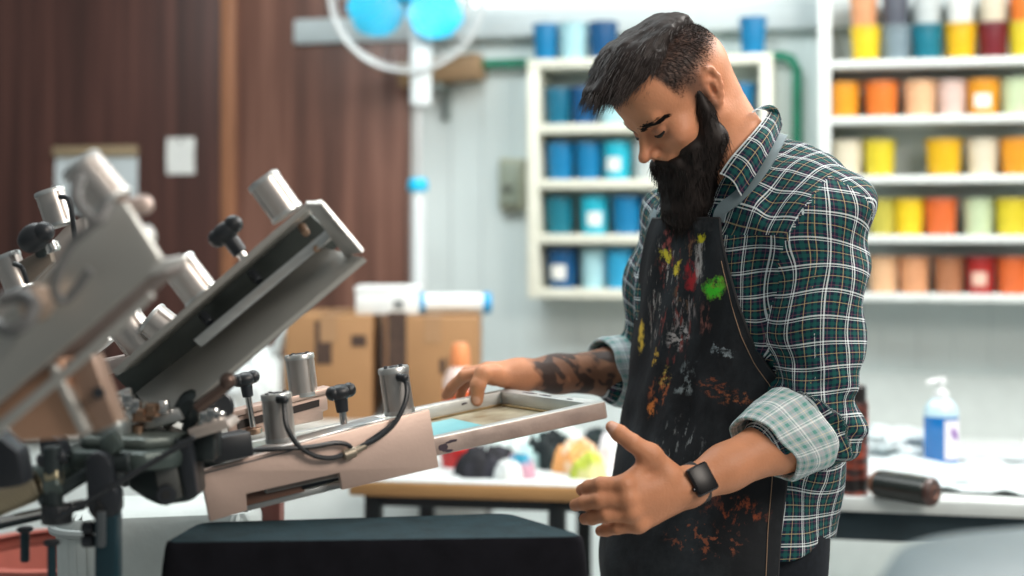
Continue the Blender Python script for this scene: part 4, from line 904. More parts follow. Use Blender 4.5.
# black upright slotted lever
hpoly([(84, 462), (90, 454), (98, 452), (106, 456), (110, 466), (112, 486), (117, 492), (118, 512), (112, 519), (92, 519), (87, 512), (86, 490)], HD-.07, 0.03, 'slotted_lever', blk_fix, 0.004)
hpoly([(94, 508), (98, 500), (103, 508), (104, 519), (93, 519)], HD-.073, 0.01, 'lever_slot', M('slot_black', (0.004, 0.005, 0.006), 0.6), 0.001)
# dark block with a bolt hole
hpoly([(128, 452), (176, 438), (192, 446), (196, 498), (188, 502), (160, 506), (146, 500), (128, 488)], HD+.0, 0.06, 'bearing_block', dark_cast, 0.004)
hpoly([(152, 456), (172, 450), (182, 498), (160, 503)], HD-.010, 0.012, 'face_plate', M('worn_grey_plate', (0.13, 0.135, 0.13), 0.45, 0.5, var=0.35, vscale=25), 0.002)
MB().cyl(P(166, 495, HD-.018), P(166, 495, HD-.006), 0.0125, 0.0125, 20, 0.002).build('bolt_socket', blk_fix, hub)
MB().cyl(P(166, 495, HD-.0195), P(166, 495, HD-.015), 0.006, 0.006, 6).build('hex_recess', MAT['slot_black'], hub)
hpoly([(176, 442), (190, 440), (197, 496), (186, 500)], HD-.006, 0.02, 'side_rib', blk_fix, 0.002)
# cross rods and hydraulic line
def hrod(a_, c_, r, name, m, seg_=14): return MB().cyl(P(*a_), P(*c_), r, r, seg_, min(0.002, r*0.3)).build(name, m, hub)
hrod((56, 520, HD-.08), (195, 437, HD-.05), 0.0035, 'pipe_line', dark_rub)
hrod((40, 503, HD-.06), (94, 470, HD-.05), 0.008, 'link_rod', dark_cast)
hrod((0, 490, HD-.02), (96, 462, HD-.0), 0.017, 'main_shaft', grn_cast, 24)
hrod((92, 466, HD-.04), (132, 462, HD-.04), 0.012, 'cross_shaft', dark_cast, 20)
hrod((-10, 522, HD-.02), (84, 502, HD-.02), 0.004, 'rail_rod', chrome)
hpoly([(-10, 526), (84, 506), (84, 510), (-10, 532)], HD+.01, 0.02, 'rail_bar', dark_cast, 0.001)
# spring
b = MB(); a_, c_ = P(-6, 503, HD-.05), P(40, 484, HD-.05); dd = c_-a_; sd = Vector((0, 1, 0)); up = dd.normalized().cross(sd)
b.tube([a_ + dd*(i/110) + (sd*math.cos(i*2*math.pi/10) + up*math.sin(i*2*math.pi/10))*0.0155 for i in range(111)], 0.0030, 6, 1); b.build('spring', M('tan_spring_steel', (0.36, 0.31, 0.22), 0.4, 0.7), hub)
# T handle, nuts and stem in the middle left
hrod((52, 446, HD-.06), (54, 508, HD-.06), 0.011, 'clamp_stem', dark_cast, 18)
hrod((47, 478, HD-.06), (61, 475, HD-.06), 0.013, 'hex_nut', M('olive_brass', (0.30, 0.27, 0.18), 0.38, 0.8), 6)
hrod((46, 486, HD-.06), (62, 482, HD-.06), 0.015, 'hex_nut', grn_cast, 6)
hrod((38, 461, HD-.06), (66, 456, HD-.06), 0.008, 'tommy_bar', blk_fix)
b = MB(); T = Matrix.Translation(P(57, 514, HD-.06)); pts = []
for i in range(36):
    a = 2*math.pi*i/36; r_ = 0.0185*(1.0 if i % 2 else 0.93); pts.append((r_*math.cos(a), r_*math.sin(a)))
b.prism(pts, -0.011, 0.011, T, 0.0015); b.build('knurled_knob', dark_rub, hub)
hpoly([(38, 432), (60, 440), (66, 456), (40, 462)], HD-.03, 0.03, 'black_bracket', blk_fix)
hpoly([(-10, 430), (18, 452), (24, 486), (-10, 492)], 1.55, 0.04, 'black_cheek', blk_fix, 0.005)
# T bolts hanging below the rail
for px, y0, y1, dd_ in ((25, 528, 548, HD-.01), (52, 541, 590, HD-.05)):
    hrod((px, y0, dd_), (px, y1+14, dd_), 0.0055, 'hanging_bolt', teal_st); hrod((px, y0-1, dd_), (px, y0+4, dd_), 0.010, 'bolt_collar', blk_fix)
# post with clamp knobs under the lever
hbox(94, 516, 116, 640, HD-.07, 0.03, 'post', teal_st, 0.003)
hbox(96, 512, 104, 548, HD-.08, 0.02, 'post_tongue', M('grey_tongue', (0.10, 0.115, 0.125), 0.4, 0.5), 0.002)
for py in (528, 541): hrod((82, py, HD-.06), (95, py, HD-.06), 0.0075, 'clamp_screw', blk_fix)
# bolts, copper nuts and shims at the foot of the raised channel
zb_ = P(130, 428, HD+.05)
hpoly([(104, 420), (150, 412), (178, 408), (184, 420), (150, 430), (106, 432)], HD+.04, 0.05, 'shim_plate', alu, 0.003)
hpoly([(108, 412), (140, 404), (146, 414), (110, 424)], HD+.06, 0.04, 'shim_plate', M('pale_zinc', (0.55, 0.54, 0.50), 0.35, 0.7), 0.003)
for px, py, r_, m_ in ((118, 410, 0.008, alu), (128, 406, 0.009, chrome), (136, 412, 0.008, chrome), (141, 421, 0.011, copper), (152, 416, 0.009, copper), (130, 424, 0.009, alu), (164, 413, 0.007, chrome), (205, 424, 0.009, chrome), (212, 421, 0.009, chrome), (218, 424, 0.009, chrome)):
    b = MB(); p_ = P(px, py, HD+.03); b.lathe([(0, 0), (r_*1.25, 0), (r_*1.25, 0.004), (r_, 0.005), (r_, 0.014), (r_*0.8, 0.016), (0, 0.016)], Matrix.Translation(p_), 6 if m_ is not chrome else 18); b.build('bolt', m_, hub)
hrod((138, 436, HD+.03), (138, 424, HD+.03), 0.007, 'stud', copper)
b = MB(); b.tube([P(108, 398, HD+.05), P(118, 394, HD+.04), P(130, 390, HD+.04), P(124, 398, HD+.04), P(112, 404, HD+.05)], 0.003, 8, 5); b.build('wire_clip', chrome, hub)
hbox(192, 432, 214, 462, HD+.02, 0.05, 'end_block', dark_cast)
hpoly([(186, 430), (226, 420), (232, 428), (192, 440)], HD+.0, 0.06, 'end_block_top', M('pink_grey_top', (0.46, 0.40, 0.36), 0.42, 0.5), 0.003)

# ---- light grey-blue pallet close to the lens at the lower right
np_ = thing('press_pallet', 'pale grey-blue press pallet, blurred close to the lens', 'pallet', (P(980, 560, 1.15).x, 1.02, 1.06), 0)
z1_ = 1.105
q_ = [flatz(868, 590, z1_), flatz(1110, 575, z1_), flatz(1060, 523, z1_), flatz(905, 536, z1_)]
pts = quadpts(q_, 0, (0.06, 0.03, 0.03, 0.07), 8)
MB().prism([(p.x, p.y) for p in pts], z1_-0.022, z1_, None, 0.004).build('board', M('pale_blue_grey_board', (0.13, 0.18, 0.205), 0.5, var=0.05, spec=0.3), np_)
MB().prism([(p.x, p.y) for p in ringz(pts, 0, -0.02)], z1_-0.034, z1_-0.0225).build('underboard', teal_st, np_)
cx_ = sum(pts, Vector())/len(pts)
b = MB(); b.box((0.05, 0.05, z1_-0.034), Matrix.Translation((cx_.x, cx_.y-0.02, (z1_-0.034)/2)), 0.004); b.build('support_post', teal_st, np_)

# ---- white covered pallet beyond the press, red bin
wp_ = thing('press_pallet', 'white covered round-ended press pallet beyond the black one', 'pallet', (P(200, 540, 2.45).x, 2.45, 0), 0)
b = MB(); T = frame(P(196, 519, 2.45), (1, 0.05, 0.03), y=(0, 1, 0))
pts = [(-0.15 + 0.085*math.cos(a) if abs(a) > math.pi/2 else 0.085 + 0.03*math.cos(a), 0.10*math.sin(a)) for a in [(-math.pi + 2*math.pi*i/32) for i in range(32)]]
b.prism(pts, -0.11, 0.03, T, 0.02); b.build('cover', M('white_cotton', (0.54, 0.59, 0.58), 0.8, var=0.05, bump=0.1), wp_)
b = MB(); b.tube([T @ Vector((-0.155+0.085*math.cos(a), 0.1*math.sin(a), 0.0)) for a in [R(95+17*i) for i in range(11)]], 0.008, 8, 2); b.build('edge_piping', M('grey_piping', (0.30, 0.33, 0.33), 0.6), wp_)
px_ = P(268, 492, 2.47); MB().box((0.05, 0.05, px_.z), Matrix.Translation((px_.x, 2.47, px_.z/2)), 0.004).build('support_post', M('brown_red_post', (0.15, 0.05, 0.04), 0.5), wp_)
rb = P(60, 548, 2.9); t = thing('plastic_bin', 'faded red plastic bin standing behind the press hub', 'bin', (rb.x, 2.9, 0)); T = BASE[t.name]
MB().lathe([(0, 0), (0.16, 0), (0.165, 0.01), (0.195, rb.z-0.03), (0.185, rb.z-0.03), (0.155, 0.02), (0, 0.02)], T, 36).build('tub', M('faded_red', (0.36, 0.10, 0.075), 0.5, var=0.1), t)
MB().lathe([(0.185, rb.z-0.03), (0.208, rb.z-0.03), (0.21, rb.z), (0.18, rb.z)], T, 36).build('rim', MAT['faded_red'], t)
# ------------------------------------------------------------------ distance-field modelling for the body, hair and clothes
def V3(p): return np.array([p[0], p[1], p[2]], dtype=np.float64)
def smin(a, b, k):
    h = np.clip(0.5 + 0.5*(b-a)/k, 0, 1); return b*(1-h) + a*h - k*h*(1-h)
def smax(a, b, k): return -smin(-a, -b, k)
class Prim:
    def __init__(s, f, lo, hi, k=0.01, op='add'): s.f, s.lo, s.hi, s.k, s.op = f, np.array(lo), np.array(hi), k, op
def d_cap(p, a, b, ra, rb):
    ab = b-a; t = np.clip(((p-a) @ ab)/max(ab @ ab, 1e-12), 0, 1)
    return np.linalg.norm(p - (a + t[:, None]*ab), axis=1) - (ra + (rb-ra)*t)
def cap(a, b, ra, rb=None, k=0.01, op='add'):
    a, b = V3(a), V3(b); rb = ra if rb is None else rb; r = max(ra, rb)
    return Prim(lambda p: d_cap(p, a, b, ra, rb), np.minimum(a, b)-r, np.maximum(a, b)+r, k, op)
def ell(c, r, M3=None, k=0.01, op='add'):
    """Ellipsoid; M3's columns are its axes."""
    c, r = V3(c), np.array(r, float); M3 = np.eye(3) if M3 is None else np.array(M3, float)
    def f(p):
        q = (p-c) @ M3; k0 = np.linalg.norm(q/r, axis=1); k1 = np.linalg.norm(q/(r*r), axis=1)
        return np.where(k1 > 1e-9, k0*(k0-1)/np.maximum(k1, 1e-9), -r.min())
    e_ = np.abs(M3) @ r
    return Prim(f, c-e_, c+e_, k, op)
def group(prims, k=0.01, op='add', kin=None):
    """Several shapes united first (sharply or with kin), then blended as one."""
    def f(p):
        d = None
        for q in prims:
            v = q.f(p)
            if d is None: d = v
            elif q.op == 'sub': d = smax(d, -v, q.k)
            else: d = smin(d, v, q.k if kin is None else kin)
        return d
    return Prim(f, np.min([q.lo for q in prims], 0), np.max([q.hi for q in prims], 0), k, op)
def field(prims, p, post=None):
    d = np.full(len(p), 1.0)
    for q in prims:
        v = q.f(p)
        if q.op == 'add': d = smin(d, v, q.k)
        elif q.op == 'sub': d = smax(d, -v, q.k)
        elif q.op == 'int': d = smax(d, v, q.k)
    return post(p, d) if post else d
def surface(prims, h, post=None, B=12, pad=0.012):
    """Surface nets over the blocks that the surface passes through -> verts, quads."""
    lo = np.min([q.lo for q in prims if q.op == 'add'], 0) - pad; hi = np.max([q.hi for q in prims if q.op == 'add'], 0) + pad
    nb = np.ceil((hi-lo)/(h*B)).astype(int); S_ = h*B
    bi = np.stack(np.meshgrid(*[np.arange(n) for n in nb], indexing='ij'), -1).reshape(-1, 3)
    cen = lo + (bi+0.5)*S_; dc = field(prims, cen, post); bi = bi[np.abs(dc) < S_*0.87*1.45 + 0.006]
    g = np.arange(B+1); off = np.stack(np.meshgrid(g, g, g, indexing='ij'), -1).reshape(-1, 3)
    cells, vals = [], []; cidx = np.stack(np.meshgrid(*[np.arange(B)]*3, indexing='ij'), -1).reshape(-1, 3)
    cor = np.array([[i, j, k] for i in (0, 1) for j in (0, 1) for k in (0, 1)])
    for b_ in bi:
        o = b_*B; p = lo + (o+off)*h; blo, bhi = p[0]-0.0, p[-1]
        loc = [q for q in prims if q.op == 'int' or (np.all(q.lo - q.k*1.2 - 0.004 < bhi) and np.all(q.hi + q.k*1.2 + 0.004 > blo))]
        if not any(q.op == 'add' for q in loc): continue
        d = field(loc, p, post)
        if d.min() > 0 or d.max() < 0: continue
        D = d.reshape(B+1, B+1, B+1)
        cv = np.stack([D[c[0]:c[0]+B, c[1]:c[1]+B, c[2]:c[2]+B].reshape(-1) for c in cor], 1)
        s_ = (cv < 0); m = s_.any(1) & ~s_.all(1)
        cells.append(cidx[m]+o); vals.append(cv[m])
    C_ = np.concatenate(cells); Vv = np.concatenate(vals); n = len(C_)
    E_ = [(a, b) for a in range(8) for b in range(a+1, 8) if np.abs(cor[a]-cor[b]).sum() == 1]
    acc = np.zeros((n, 3)); cnt = np.zeros(n)
    for a, b in E_:
        va, vb = Vv[:, a], Vv[:, b]; m = (va < 0) != (vb < 0); t = np.where(m, va/np.where(m, va-vb, 1), 0)
        acc += np.where(m[:, None], cor[a] + t[:, None]*(cor[b]-cor[a]), 0); cnt += m
    verts = lo + (C_ + acc/cnt[:, None])*h
    big_ = C_.max()+3; key = lambda c: ((c[:, 0]+1)*big_ + c[:, 1]+1)*big_ + c[:, 2]+1
    K = key(C_); order = np.argsort(K); Ks = K[order]
    def find(c):
        kk = key(c); i = np.clip(np.searchsorted(Ks, kk), 0, n-1); ok = Ks[i] == kk; return np.where(ok, order[i], -1)
    quads = []
    for ax in range(3):
        e1 = np.zeros(3, int); e1[(ax+1) % 3] = 1; e2 = np.zeros(3, int); e2[(ax+2) % 3] = 1
        far = [4, 2, 1][ax]; s0 = Vv[:, 0] < 0; s1 = Vv[:, far] < 0; m = s0 != s1; idx = np.nonzero(m)[0]; c = C_[idx]
        q = np.stack([idx, find(c-e1), find(c-e1-e2), find(c-e2)], 1); ok = (q >= 0).all(1); q = q[ok]; fl = ~s0[idx][ok]
        q[fl] = q[fl][:, ::-1]; quads.append(q)
    return verts, np.concatenate(quads)
def np_mesh(name, verts, faces):
    me = bpy.data.meshes.new(name); nv, nf = len(verts), len(faces); w = faces.shape[1]
    me.vertices.add(nv); me.vertices.foreach_set('co', np.asarray(verts, np.float32).reshape(-1))
    me.loops.add(nf*w); me.loops.foreach_set('vertex_index', faces.astype(np.int32).reshape(-1))
    me.polygons.add(nf); me.polygons.foreach_set('loop_start', np.arange(nf, dtype=np.int32)*w); me.polygons.foreach_set('loop_total', np.full(nf, w, np.int32))
    me.update(calc_edges=True); me.validate(); return me
def relax(verts, faces, n=2, lam=0.5):
    """A little smoothing of the net."""
    nv = len(verts)
    for _ in range(n):
        s_ = np.zeros_like(verts); c = np.zeros(nv)
        for a, b in ((0, 1), (1, 2), (2, 3), (3, 0)):
            np.add.at(s_, faces[:, a], verts[faces[:, b]]); np.add.at(c, faces[:, a], 1); np.add.at(s_, faces[:, b], verts[faces[:, a]]); np.add.at(c, faces[:, b], 1)
        verts = verts + lam*(s_/np.maximum(c, 1)[:, None] - verts)
    return verts
def point_colour(me, cols, name='tint'):
    a = me.color_attributes.new(name, 'FLOAT_COLOR', 'POINT'); c = np.ones((len(cols), 4), np.float32); c[:, :3] = cols; a.data.foreach_set('color', c.reshape(-1))
def noise3(p, f, seed=0):
    """Smooth vectorised pseudo-noise from summed, rotated sines (-1..1)."""
    r_ = np.random.RandomState(seed); o = np.zeros(len(p))
    for i in range(7):
        v = r_.normal(size=3); v /= np.linalg.norm(v); o += np.sin((p @ v)*f*(0.7+0.6*r_.rand()) + r_.rand()*6.28 + 1.3*np.sin((p @ np.roll(v, 1))*f*0.7 + r_.rand()*6))
    return o/4.0
def strands(roots, dirs, lens, rad, bend=None, n=4, seed=0):
    """Hair strands as thin tapering three-sided tubes in one mesh: roots, directions, lengths; bend = direction they curve to."""
    r_ = np.random.RandomState(seed); N = len(roots); d = dirs/np.linalg.norm(dirs, axis=1)[:, None]
    pts = [roots]; cur = d.copy()
    for i in range(n):
        if bend is not None:
            cur = cur + bend*(0.9/n); cur /= np.linalg.norm(cur, axis=1)[:, None]
        pts.append(pts[-1] + cur*(lens/n)[:, None])
    ref = r_.normal(size=(N, 3)); a = np.cross(d, ref); a /= np.linalg.norm(a, axis=1)[:, None]; b_ = np.cross(d, a)
    vs = []
    for i, p in enumerate(pts):
        rr = rad*(1 - 0.8*(i/n)**1.5)
        for k in range(3):
            t = 2*math.pi*k/3; vs.append(p + (a*math.cos(t) + b_*math.sin(t))*rr)
    vs = np.stack(vs, 1); base = (np.arange(N)*3*(n+1))[:, None]; fs = []
    for i in range(n):
        for k in range(3):
            j = (k+1) % 3; fs.append(base + np.array([[i*3+k, i*3+j, (i+1)*3+j, (i+1)*3+k]]))
    return vs.reshape(-1, 3), np.stack(fs, 1).reshape(-1, 4)
# ------------------------------------------------------------------ the man
man = thing('person', 'bearded man in a plaid shirt and paint-splashed black apron holding the screen frame', 'person', (P(722, 500, 2.33).x, 2.33, 0), 0)
BA = R(40.0)                                             # chest turns this far towards the lens from a pure profile
bF = np.array([-math.cos(BA), -math.sin(BA), 0]); bL = np.array([math.sin(BA), -math.cos(BA), 0]); bZ = np.array([0, 0, 1.0])
# torso outline by height: centre (px at depth), half width, half depth
def zrow(py, d=2.3): return CAM_Z - (py-HY)*d/F_PX
TZ, TX, TY, TA, TB = [], [], [], [], []
for py, px, d, a, b_ in ((640, 722, 2.33, .176, .135), (560, 720, 2.33, .182, .156), (500, 724, 2.33, .184, .144), (455, 730, 2.325, .186, .136), (420, 733, 2.32, .183, .125), (370, 737, 2.31, .185, .117), (330, 741, 2.30, .190, .113), (290, 744, 2.29, .195, .112), (255, 745, 2.285, .195, .110), (225, 746, 2.28, .182, .106), (200, 748, 2.28, .145, .100), (180, 748, 2.275, .095, .080), (160, 745, 2.27, .068, .066), (140, 740, 2.265, .060, .060)):
    p_ = P(px, py, d); TZ.append(p_.z); TX.append(p_.x); TY.append(p_.y); TA.append(a); TB.append(b_)
TZ, TX, TY, TA, TB = [np.array(q[::1]) for q in (TZ, TX, TY, TA, TB)]
def prof(z):
    # smooth interpolation of the outline
    zz_ = np.clip(z, TZ[0], TZ[-1])
    def ip(v):
        o = np.zeros_like(zz_)
        for dz_ in (-.02, -.01, 0, .01, .02): o += np.interp(zz_+dz_, TZ, v)
        return o/5
    return ip(TX), ip(TY), ip(TA), ip(TB)
def torso_prim(grow=0.0, zlo=None, zhi=None, k=0.02, hem=None):
    zlo = TZ[0] if zlo is None else zlo; zhi = TZ[-1] if zhi is None else zhi
    def f(p):
        cx, cy, a, b_ = prof(p[:, 2]); a = a+grow; b_ = b_+grow
        dx, dy = p[:, 0]-cx, p[:, 1]-cy; qf = dx*bF[0]+dy*bF[1]; ql = dx*bL[0]+dy*bL[1]
        # a little squarer than an ellipse
        n = 2.3; k0 = (np.abs(qf/b_)**n + np.abs(ql/a)**n)**(1/n)
        g_ = np.sqrt((qf/b_**2)**2 + (ql/a**2)**2)/np.maximum(np.sqrt((qf/b_)**2+(ql/a)**2), 1e-6)
        d = (k0-1)/np.maximum(g_, 1/np.maximum(a, b_))
        lowz = zlo if hem is None else hem(p)
        return np.maximum(np.maximum(d, lowz - p[:, 2]), p[:, 2]-zhi)
    c = np.array([TX.mean(), TY.mean(), 0]); w = 0.27
    return Prim(f, (c[0]-w, c[1]-w, zlo - (0.05 if hem else 0)), (c[0]+w, c[1]+w, zhi), k)
# joints
shN, elN, wrN = P(820, 218, 2.16), P(818, 421, 2.115), P(688, 487, 2.01)
shF, elF, wrF = P(680, 226, 2.44), P(650, 371, 2.53), P(519, 375, 2.435)
neckB = P(746, 172, 2.275)
# head frame
HA, HPT, HSC = R(25), R(40), 0.925
hF = Vector((-math.cos(HA)*math.cos(HPT), -math.sin(HA)*math.cos(HPT), -math.sin(HPT))); hL = Vector((math.sin(HA), -math.cos(HA), 0)); hU = hF.cross(hL)
HR = np.array([list(hF), list(hL), list(hU)]).T
ear = P(711, 89, 2.17); HO = V3(ear) - HR @ (np.array([-0.014, 0.077, -0.004])*HSC)
def Hd(x, y, z): return HO + HR @ (np.array([x, y, z])*HSC)
def hcap(a, b, ra, rb=None, k=0.01, op='add'): return cap(Hd(*a), Hd(*b), ra*HSC, (ra if rb is None else rb)*HSC, k, op)
def hrot(axis, deg): return HR @ np.array(Matrix.Rotation(R(deg), 3, axis))
def hell(c, r, k=0.01, op='add', rot=None): return ell(Hd(*c), np.array(r)*HSC, HR if rot is None else rot, k, op)

head = [
 hell((-.010, 0, .036), (.098, .076, .084), .02), hell((-.030, 0, .020), (.078, .074, .072), .02),
 hell((.046, 0, .046), (.057, .062, .056), .03),                               # forehead
 hell((.034, 0, -.045), (.058, .058, .082), .03),                              # face
 hell((.060, 0, -.075), (.034, .036, .040), .025),
 hcap((-.005, .056, -.050), (.066, .018, -.112), .020, .017, .025), hcap((-.005, -.056, -.050), (.066, -.018, -.112), .020, .017, .025),
 hell((.074, 0, -.112), (.020, .024, .018), .02),                              # chin
 hell((.063, .046, -.030), (.022, .022, .020), .022), hell((.063, -.046, -.030), (.022, .022, .020), .022),   # cheekbones
 hcap((.082, .040, .013), (.092, .012, .012), .0095, .0095, .014), hcap((.082, -.040, .013), (.092, -.012, .012), .0095, .0095, .014),  # brow ridge
 hell((.098, .032, -.010), (.016, .017, .011), .012, 'sub'), hell((.098, -.032, -.010), (.016, .017, .011), .012, 'sub'),
 hell((.0795, .031, -.009), (.0145, .0165, .0125), .003), hell((.0795, -.031, -.009), (.0145, .0165, .0125), .003),      # lowered lids
 hcap((.090, 0, .004), (.116, 0, -.033), .0066, .0088, .009), hell((.1205, 0, -.037), (.0105, .0105, .0090), .006),        # nose
 hell((.093, 0, -.028), (.014, .0115, .022), .010), hell((.092, 0, -.043), (.019, .016, .011), .008),
 hell((.106, .0125, -.041), (.0115, .0075, .0080), .005), hell((.106, -.0125, -.041), (.0115, .0075, .0080), .005),
 hell((.110, .0065, -.0475), (.0050, .0032, .0030), .002, 'sub'), hell((.110, -.0065, -.0475), (.0050, .0032, .0030), .002, 'sub'),
 hell((.091, 0, -.062), (.014, .026, .012), .012),
 hcap((.094, .016, -.071), (.102, 0, -.069), .0045, .0055, .005), hcap((.094, -.016, -.071), (.102, 0, -.069), .0045, .0055, .005),
 hcap((.092, .014, -.080), (.099, 0, -.081), .0050, .0065, .006), hcap((.092, -.014, -.080), (.099, 0, -.081), .0050, .0065, .006),
 cap(Hd(-.035, 0, -.050), V3(P(750, 185, 2.28)), .058, .066, .03), cap(Hd(-.005, 0, -.075), V3(P(738, 185, 2.25)), .050, .058, .03),
]
for s in (1, -1):                                        # ears
    er_ = hrot('Z', -s*18) @ np.array(Matrix.Rotation(R(-12), 3, 'Y'))
    c = np.array([-.015, s*.077, -.004]); rr = [(-.002, .034), (.010, .030), (.0175, .018), (.0165, .002), (.011, -.014), (.006, -.028), (-.002, -.034)]
    e3 = np.array(Matrix.Rotation(R(-s*22), 3, 'Z') @ Matrix.Rotation(R(-10), 3, 'Y'))
    def ep(x, y, z): return tuple(c + e3 @ np.array([x, y, z]))
    helix = [(.010, 0, .018), (.006, 0, .028), (-.004, 0, .033), (-.014, 0, .028), (-.0185, 0, .014), (-.017, 0, -.002), (-.011, 0, -.016), (-.004, 0, -.026), (.003, 0, -.029), (.006, 0, -.022)]
    g_ = [hell(ep(-.004, -s*.004, .004), (.0155, .0075, .029), .004, 'add', HR @ e3)]
    g_ += [hcap(ep(*a), ep(*b), .0042 if i < 6 else .0055, None, .004) for i, (a, b) in enumerate(zip(helix, helix[1:]))]
    g_ += [hell(ep(.001, s*.0060, -.002), (.0085, .0125, .0125), .002, 'sub', HR @ e3), hell(ep(-.006, s*.0050, .018), (.0062, .0070, .0085), .002, 'sub', HR @ e3)]
    g_ += [hcap(ep(-.0095, s*.001, -.006), ep(-.0085, s*.001, .010), .0034, .0034, .003), hcap(ep(-.0085, s*.001, .010), ep(.003, s*.0005, .016), .0032, .0025, .003)]
    g_ += [hcap(ep(.009, 0, .003), ep(.0085, 0, -.007), .0042, .0042, .004)]
    head.append(group(g_, .006))
def chain(pts, rads, k): return [cap(a, b, ra, rb, k) for a, b, ra, rb in zip(pts, pts[1:], rads, rads[1:])]
# near (left) hand: back of the hand towards the lens, thumb up
nf = {
 'index': [(624, 485, 1.966), (601, 485, 1.972), (589, 487.5, 1.992), (582, 490, 2.006)],
 'middle': [(627, 499, 1.962), (600, 500, 1.966), (584, 503, 1.984), (575.5, 505, 1.998)],
 'ring': [(631, 513, 1.966), (606, 515, 1.968), (592, 518, 1.985), (585, 519, 1.997)],
 'little': [(638, 524.5, 1.976), (617, 527.5, 1.978), (606, 530, 1.990), (600.5, 531, 2.000)]}
nr = {'index': (.0125, .0112, .0102, .0088), 'middle': (.0125, .0110, .0100, .0088), 'ring': (.0120, .0104, .0095, .0084), 'little': (.0108, .0094, .0087, .0077)}
wN = V3(wrN)
def kn(p, i=0): return V3(P(*p[i]))
palmN = [cap(wN, kn(nf['index']), .0230, .0128, .01), cap(wN, kn(nf['middle']), .0235, .0125, .012), cap(wN, kn(nf['ring']), .0225, .0122, .012), cap(wN, kn(nf['little']), .0205, .0115, .012),
         cap(V3(P(664, 478, 1.99)), V3(P(636, 500, 1.975)), .017, .014, .015), cap(V3(P(672, 503, 2.0)), V3(P(644, 520, 1.985)), .014, .011, .015),
         cap(V3(P(668, 474, 1.995)), V3(P(650, 455, 1.985)), .0185, .0145, .014), cap(V3(P(652, 458, 1.985)), V3(P(630, 478, 1.975)), .010, .010, .018)]
for q in nf: palmN.append(ell(kn(nf[q]) + np.array([.001, -.0065, .001]), (.0090, .0085, .0085), None, .007))
handN = []
for q in nf: handN += [group(chain([kn(nf[q], i) for i in range(4)], nr[q], .004), .006)]
thN = [V3(P(650, 455, 1.983)), V3(P(632, 442.5, 1.975)), V3(P(619, 433, 1.975)), V3(P(611.5, 427, 1.98))]
handN.append(group(chain(thN, (.0152, .0122, .0116, .0086), .004), .010))
# far (right) hand on the far rail: fingers over it, thumb inside the frame
def F3(px, py, d): return V3(P(px, py, d))
wF = V3(wrF)
hand_pts = {
 'index': [F3(484, 372, 2.405), F3(464, 376, 2.410), F3(452, 387, 2.425), F3(446, 395, 2.435)],
 'middle': [F3(488, 369, 2.425), F3(467, 373, 2.440), F3(455, 384, 2.455), F3(450, 394, 2.46)],
 'ring': [F3(493, 369, 2.445), F3(474, 374, 2.465), F3(463, 386, 2.475), F3(460, 396, 2.475)],
 'little': [F3(499, 371, 2.46), F3(484, 378, 2.48), F3(475, 389, 2.485), F3(473, 397, 2.485)]}
palmF = [cap(wF, hand_pts[q][0], .0215, .0122, .014) for q in hand_pts] + [cap(F3(508, 377, 2.42), F3(492, 376, 2.395), .019, .0150, .014)]
handF = [group(chain(hand_pts[q], (.0112, .0102, .0092, .0082), .004), .006) for q in hand_pts]
thF = [F3(494, 374, 2.392), F3(483, 374, 2.372), F3(478, 385, 2.365), F3(477, 400, 2.372)]
handF.append(group(chain(thF, (.0155, .0142, .0125, .0105), .005), .010))
def mid(a, b, t): return V3(a)*(1-t) + V3(b)*t
body = list(head)
body += [torso_prim(-.045, TZ[0]-.001, zrow(185), .03)]
body += [cap(neckB + Vector((0.02, 0, -.01)), shN, .050, .058, .05), cap(neckB, shF, .050, .058, .05)]
body += [cap(shN, elN, .056, .046, .03), cap(shF, elF, .056, .045, .03)]
bulN = mid(elN, wrN, .30) + np.array([0, 0, -.002])
body += [cap(elN, bulN, .043, .0425, .02), cap(bulN, mid(elN, wrN, .72), .0425, .031, .02), cap(mid(elN, wrN, .72), wrN, .031, .0255, .02)]
bulF = mid(elF, wrF, .28)
body += [cap(elF, bulF, .044, .0435, .02), cap(bulF, mid(elF, wrF, .72), .0425, .031, .02), cap(mid(elF, wrF, .72), wrF, .031, .0260, .02)]
body += [group(palmN, .014, kin=.012)] + handN
body += [group(palmF, .014, kin=.012)] + handF
# legs down to the ankles (inside the trousers)
hipc = V3(P(722, 560, 2.33)); hipc[2] = .88
legs = []
for s in (1, -1):
    hp_ = hipc + bL*s*.095; kn_ = hipc + bL*s*.10 + bF*.02; kn_[2] = .50; an = hipc + bL*s*.11 - bF*.01; an[2] = .09
    legs.append((hp_, kn_, an)); body += [cap(hp_, kn_, .078, .056, .05), cap(kn_, an, .054, .036, .02)]
bv, bfc = surface(body, 0.0021)
bv = relax(bv, bfc, 1, 0.3)
body_me = np_mesh('body', bv, bfc)
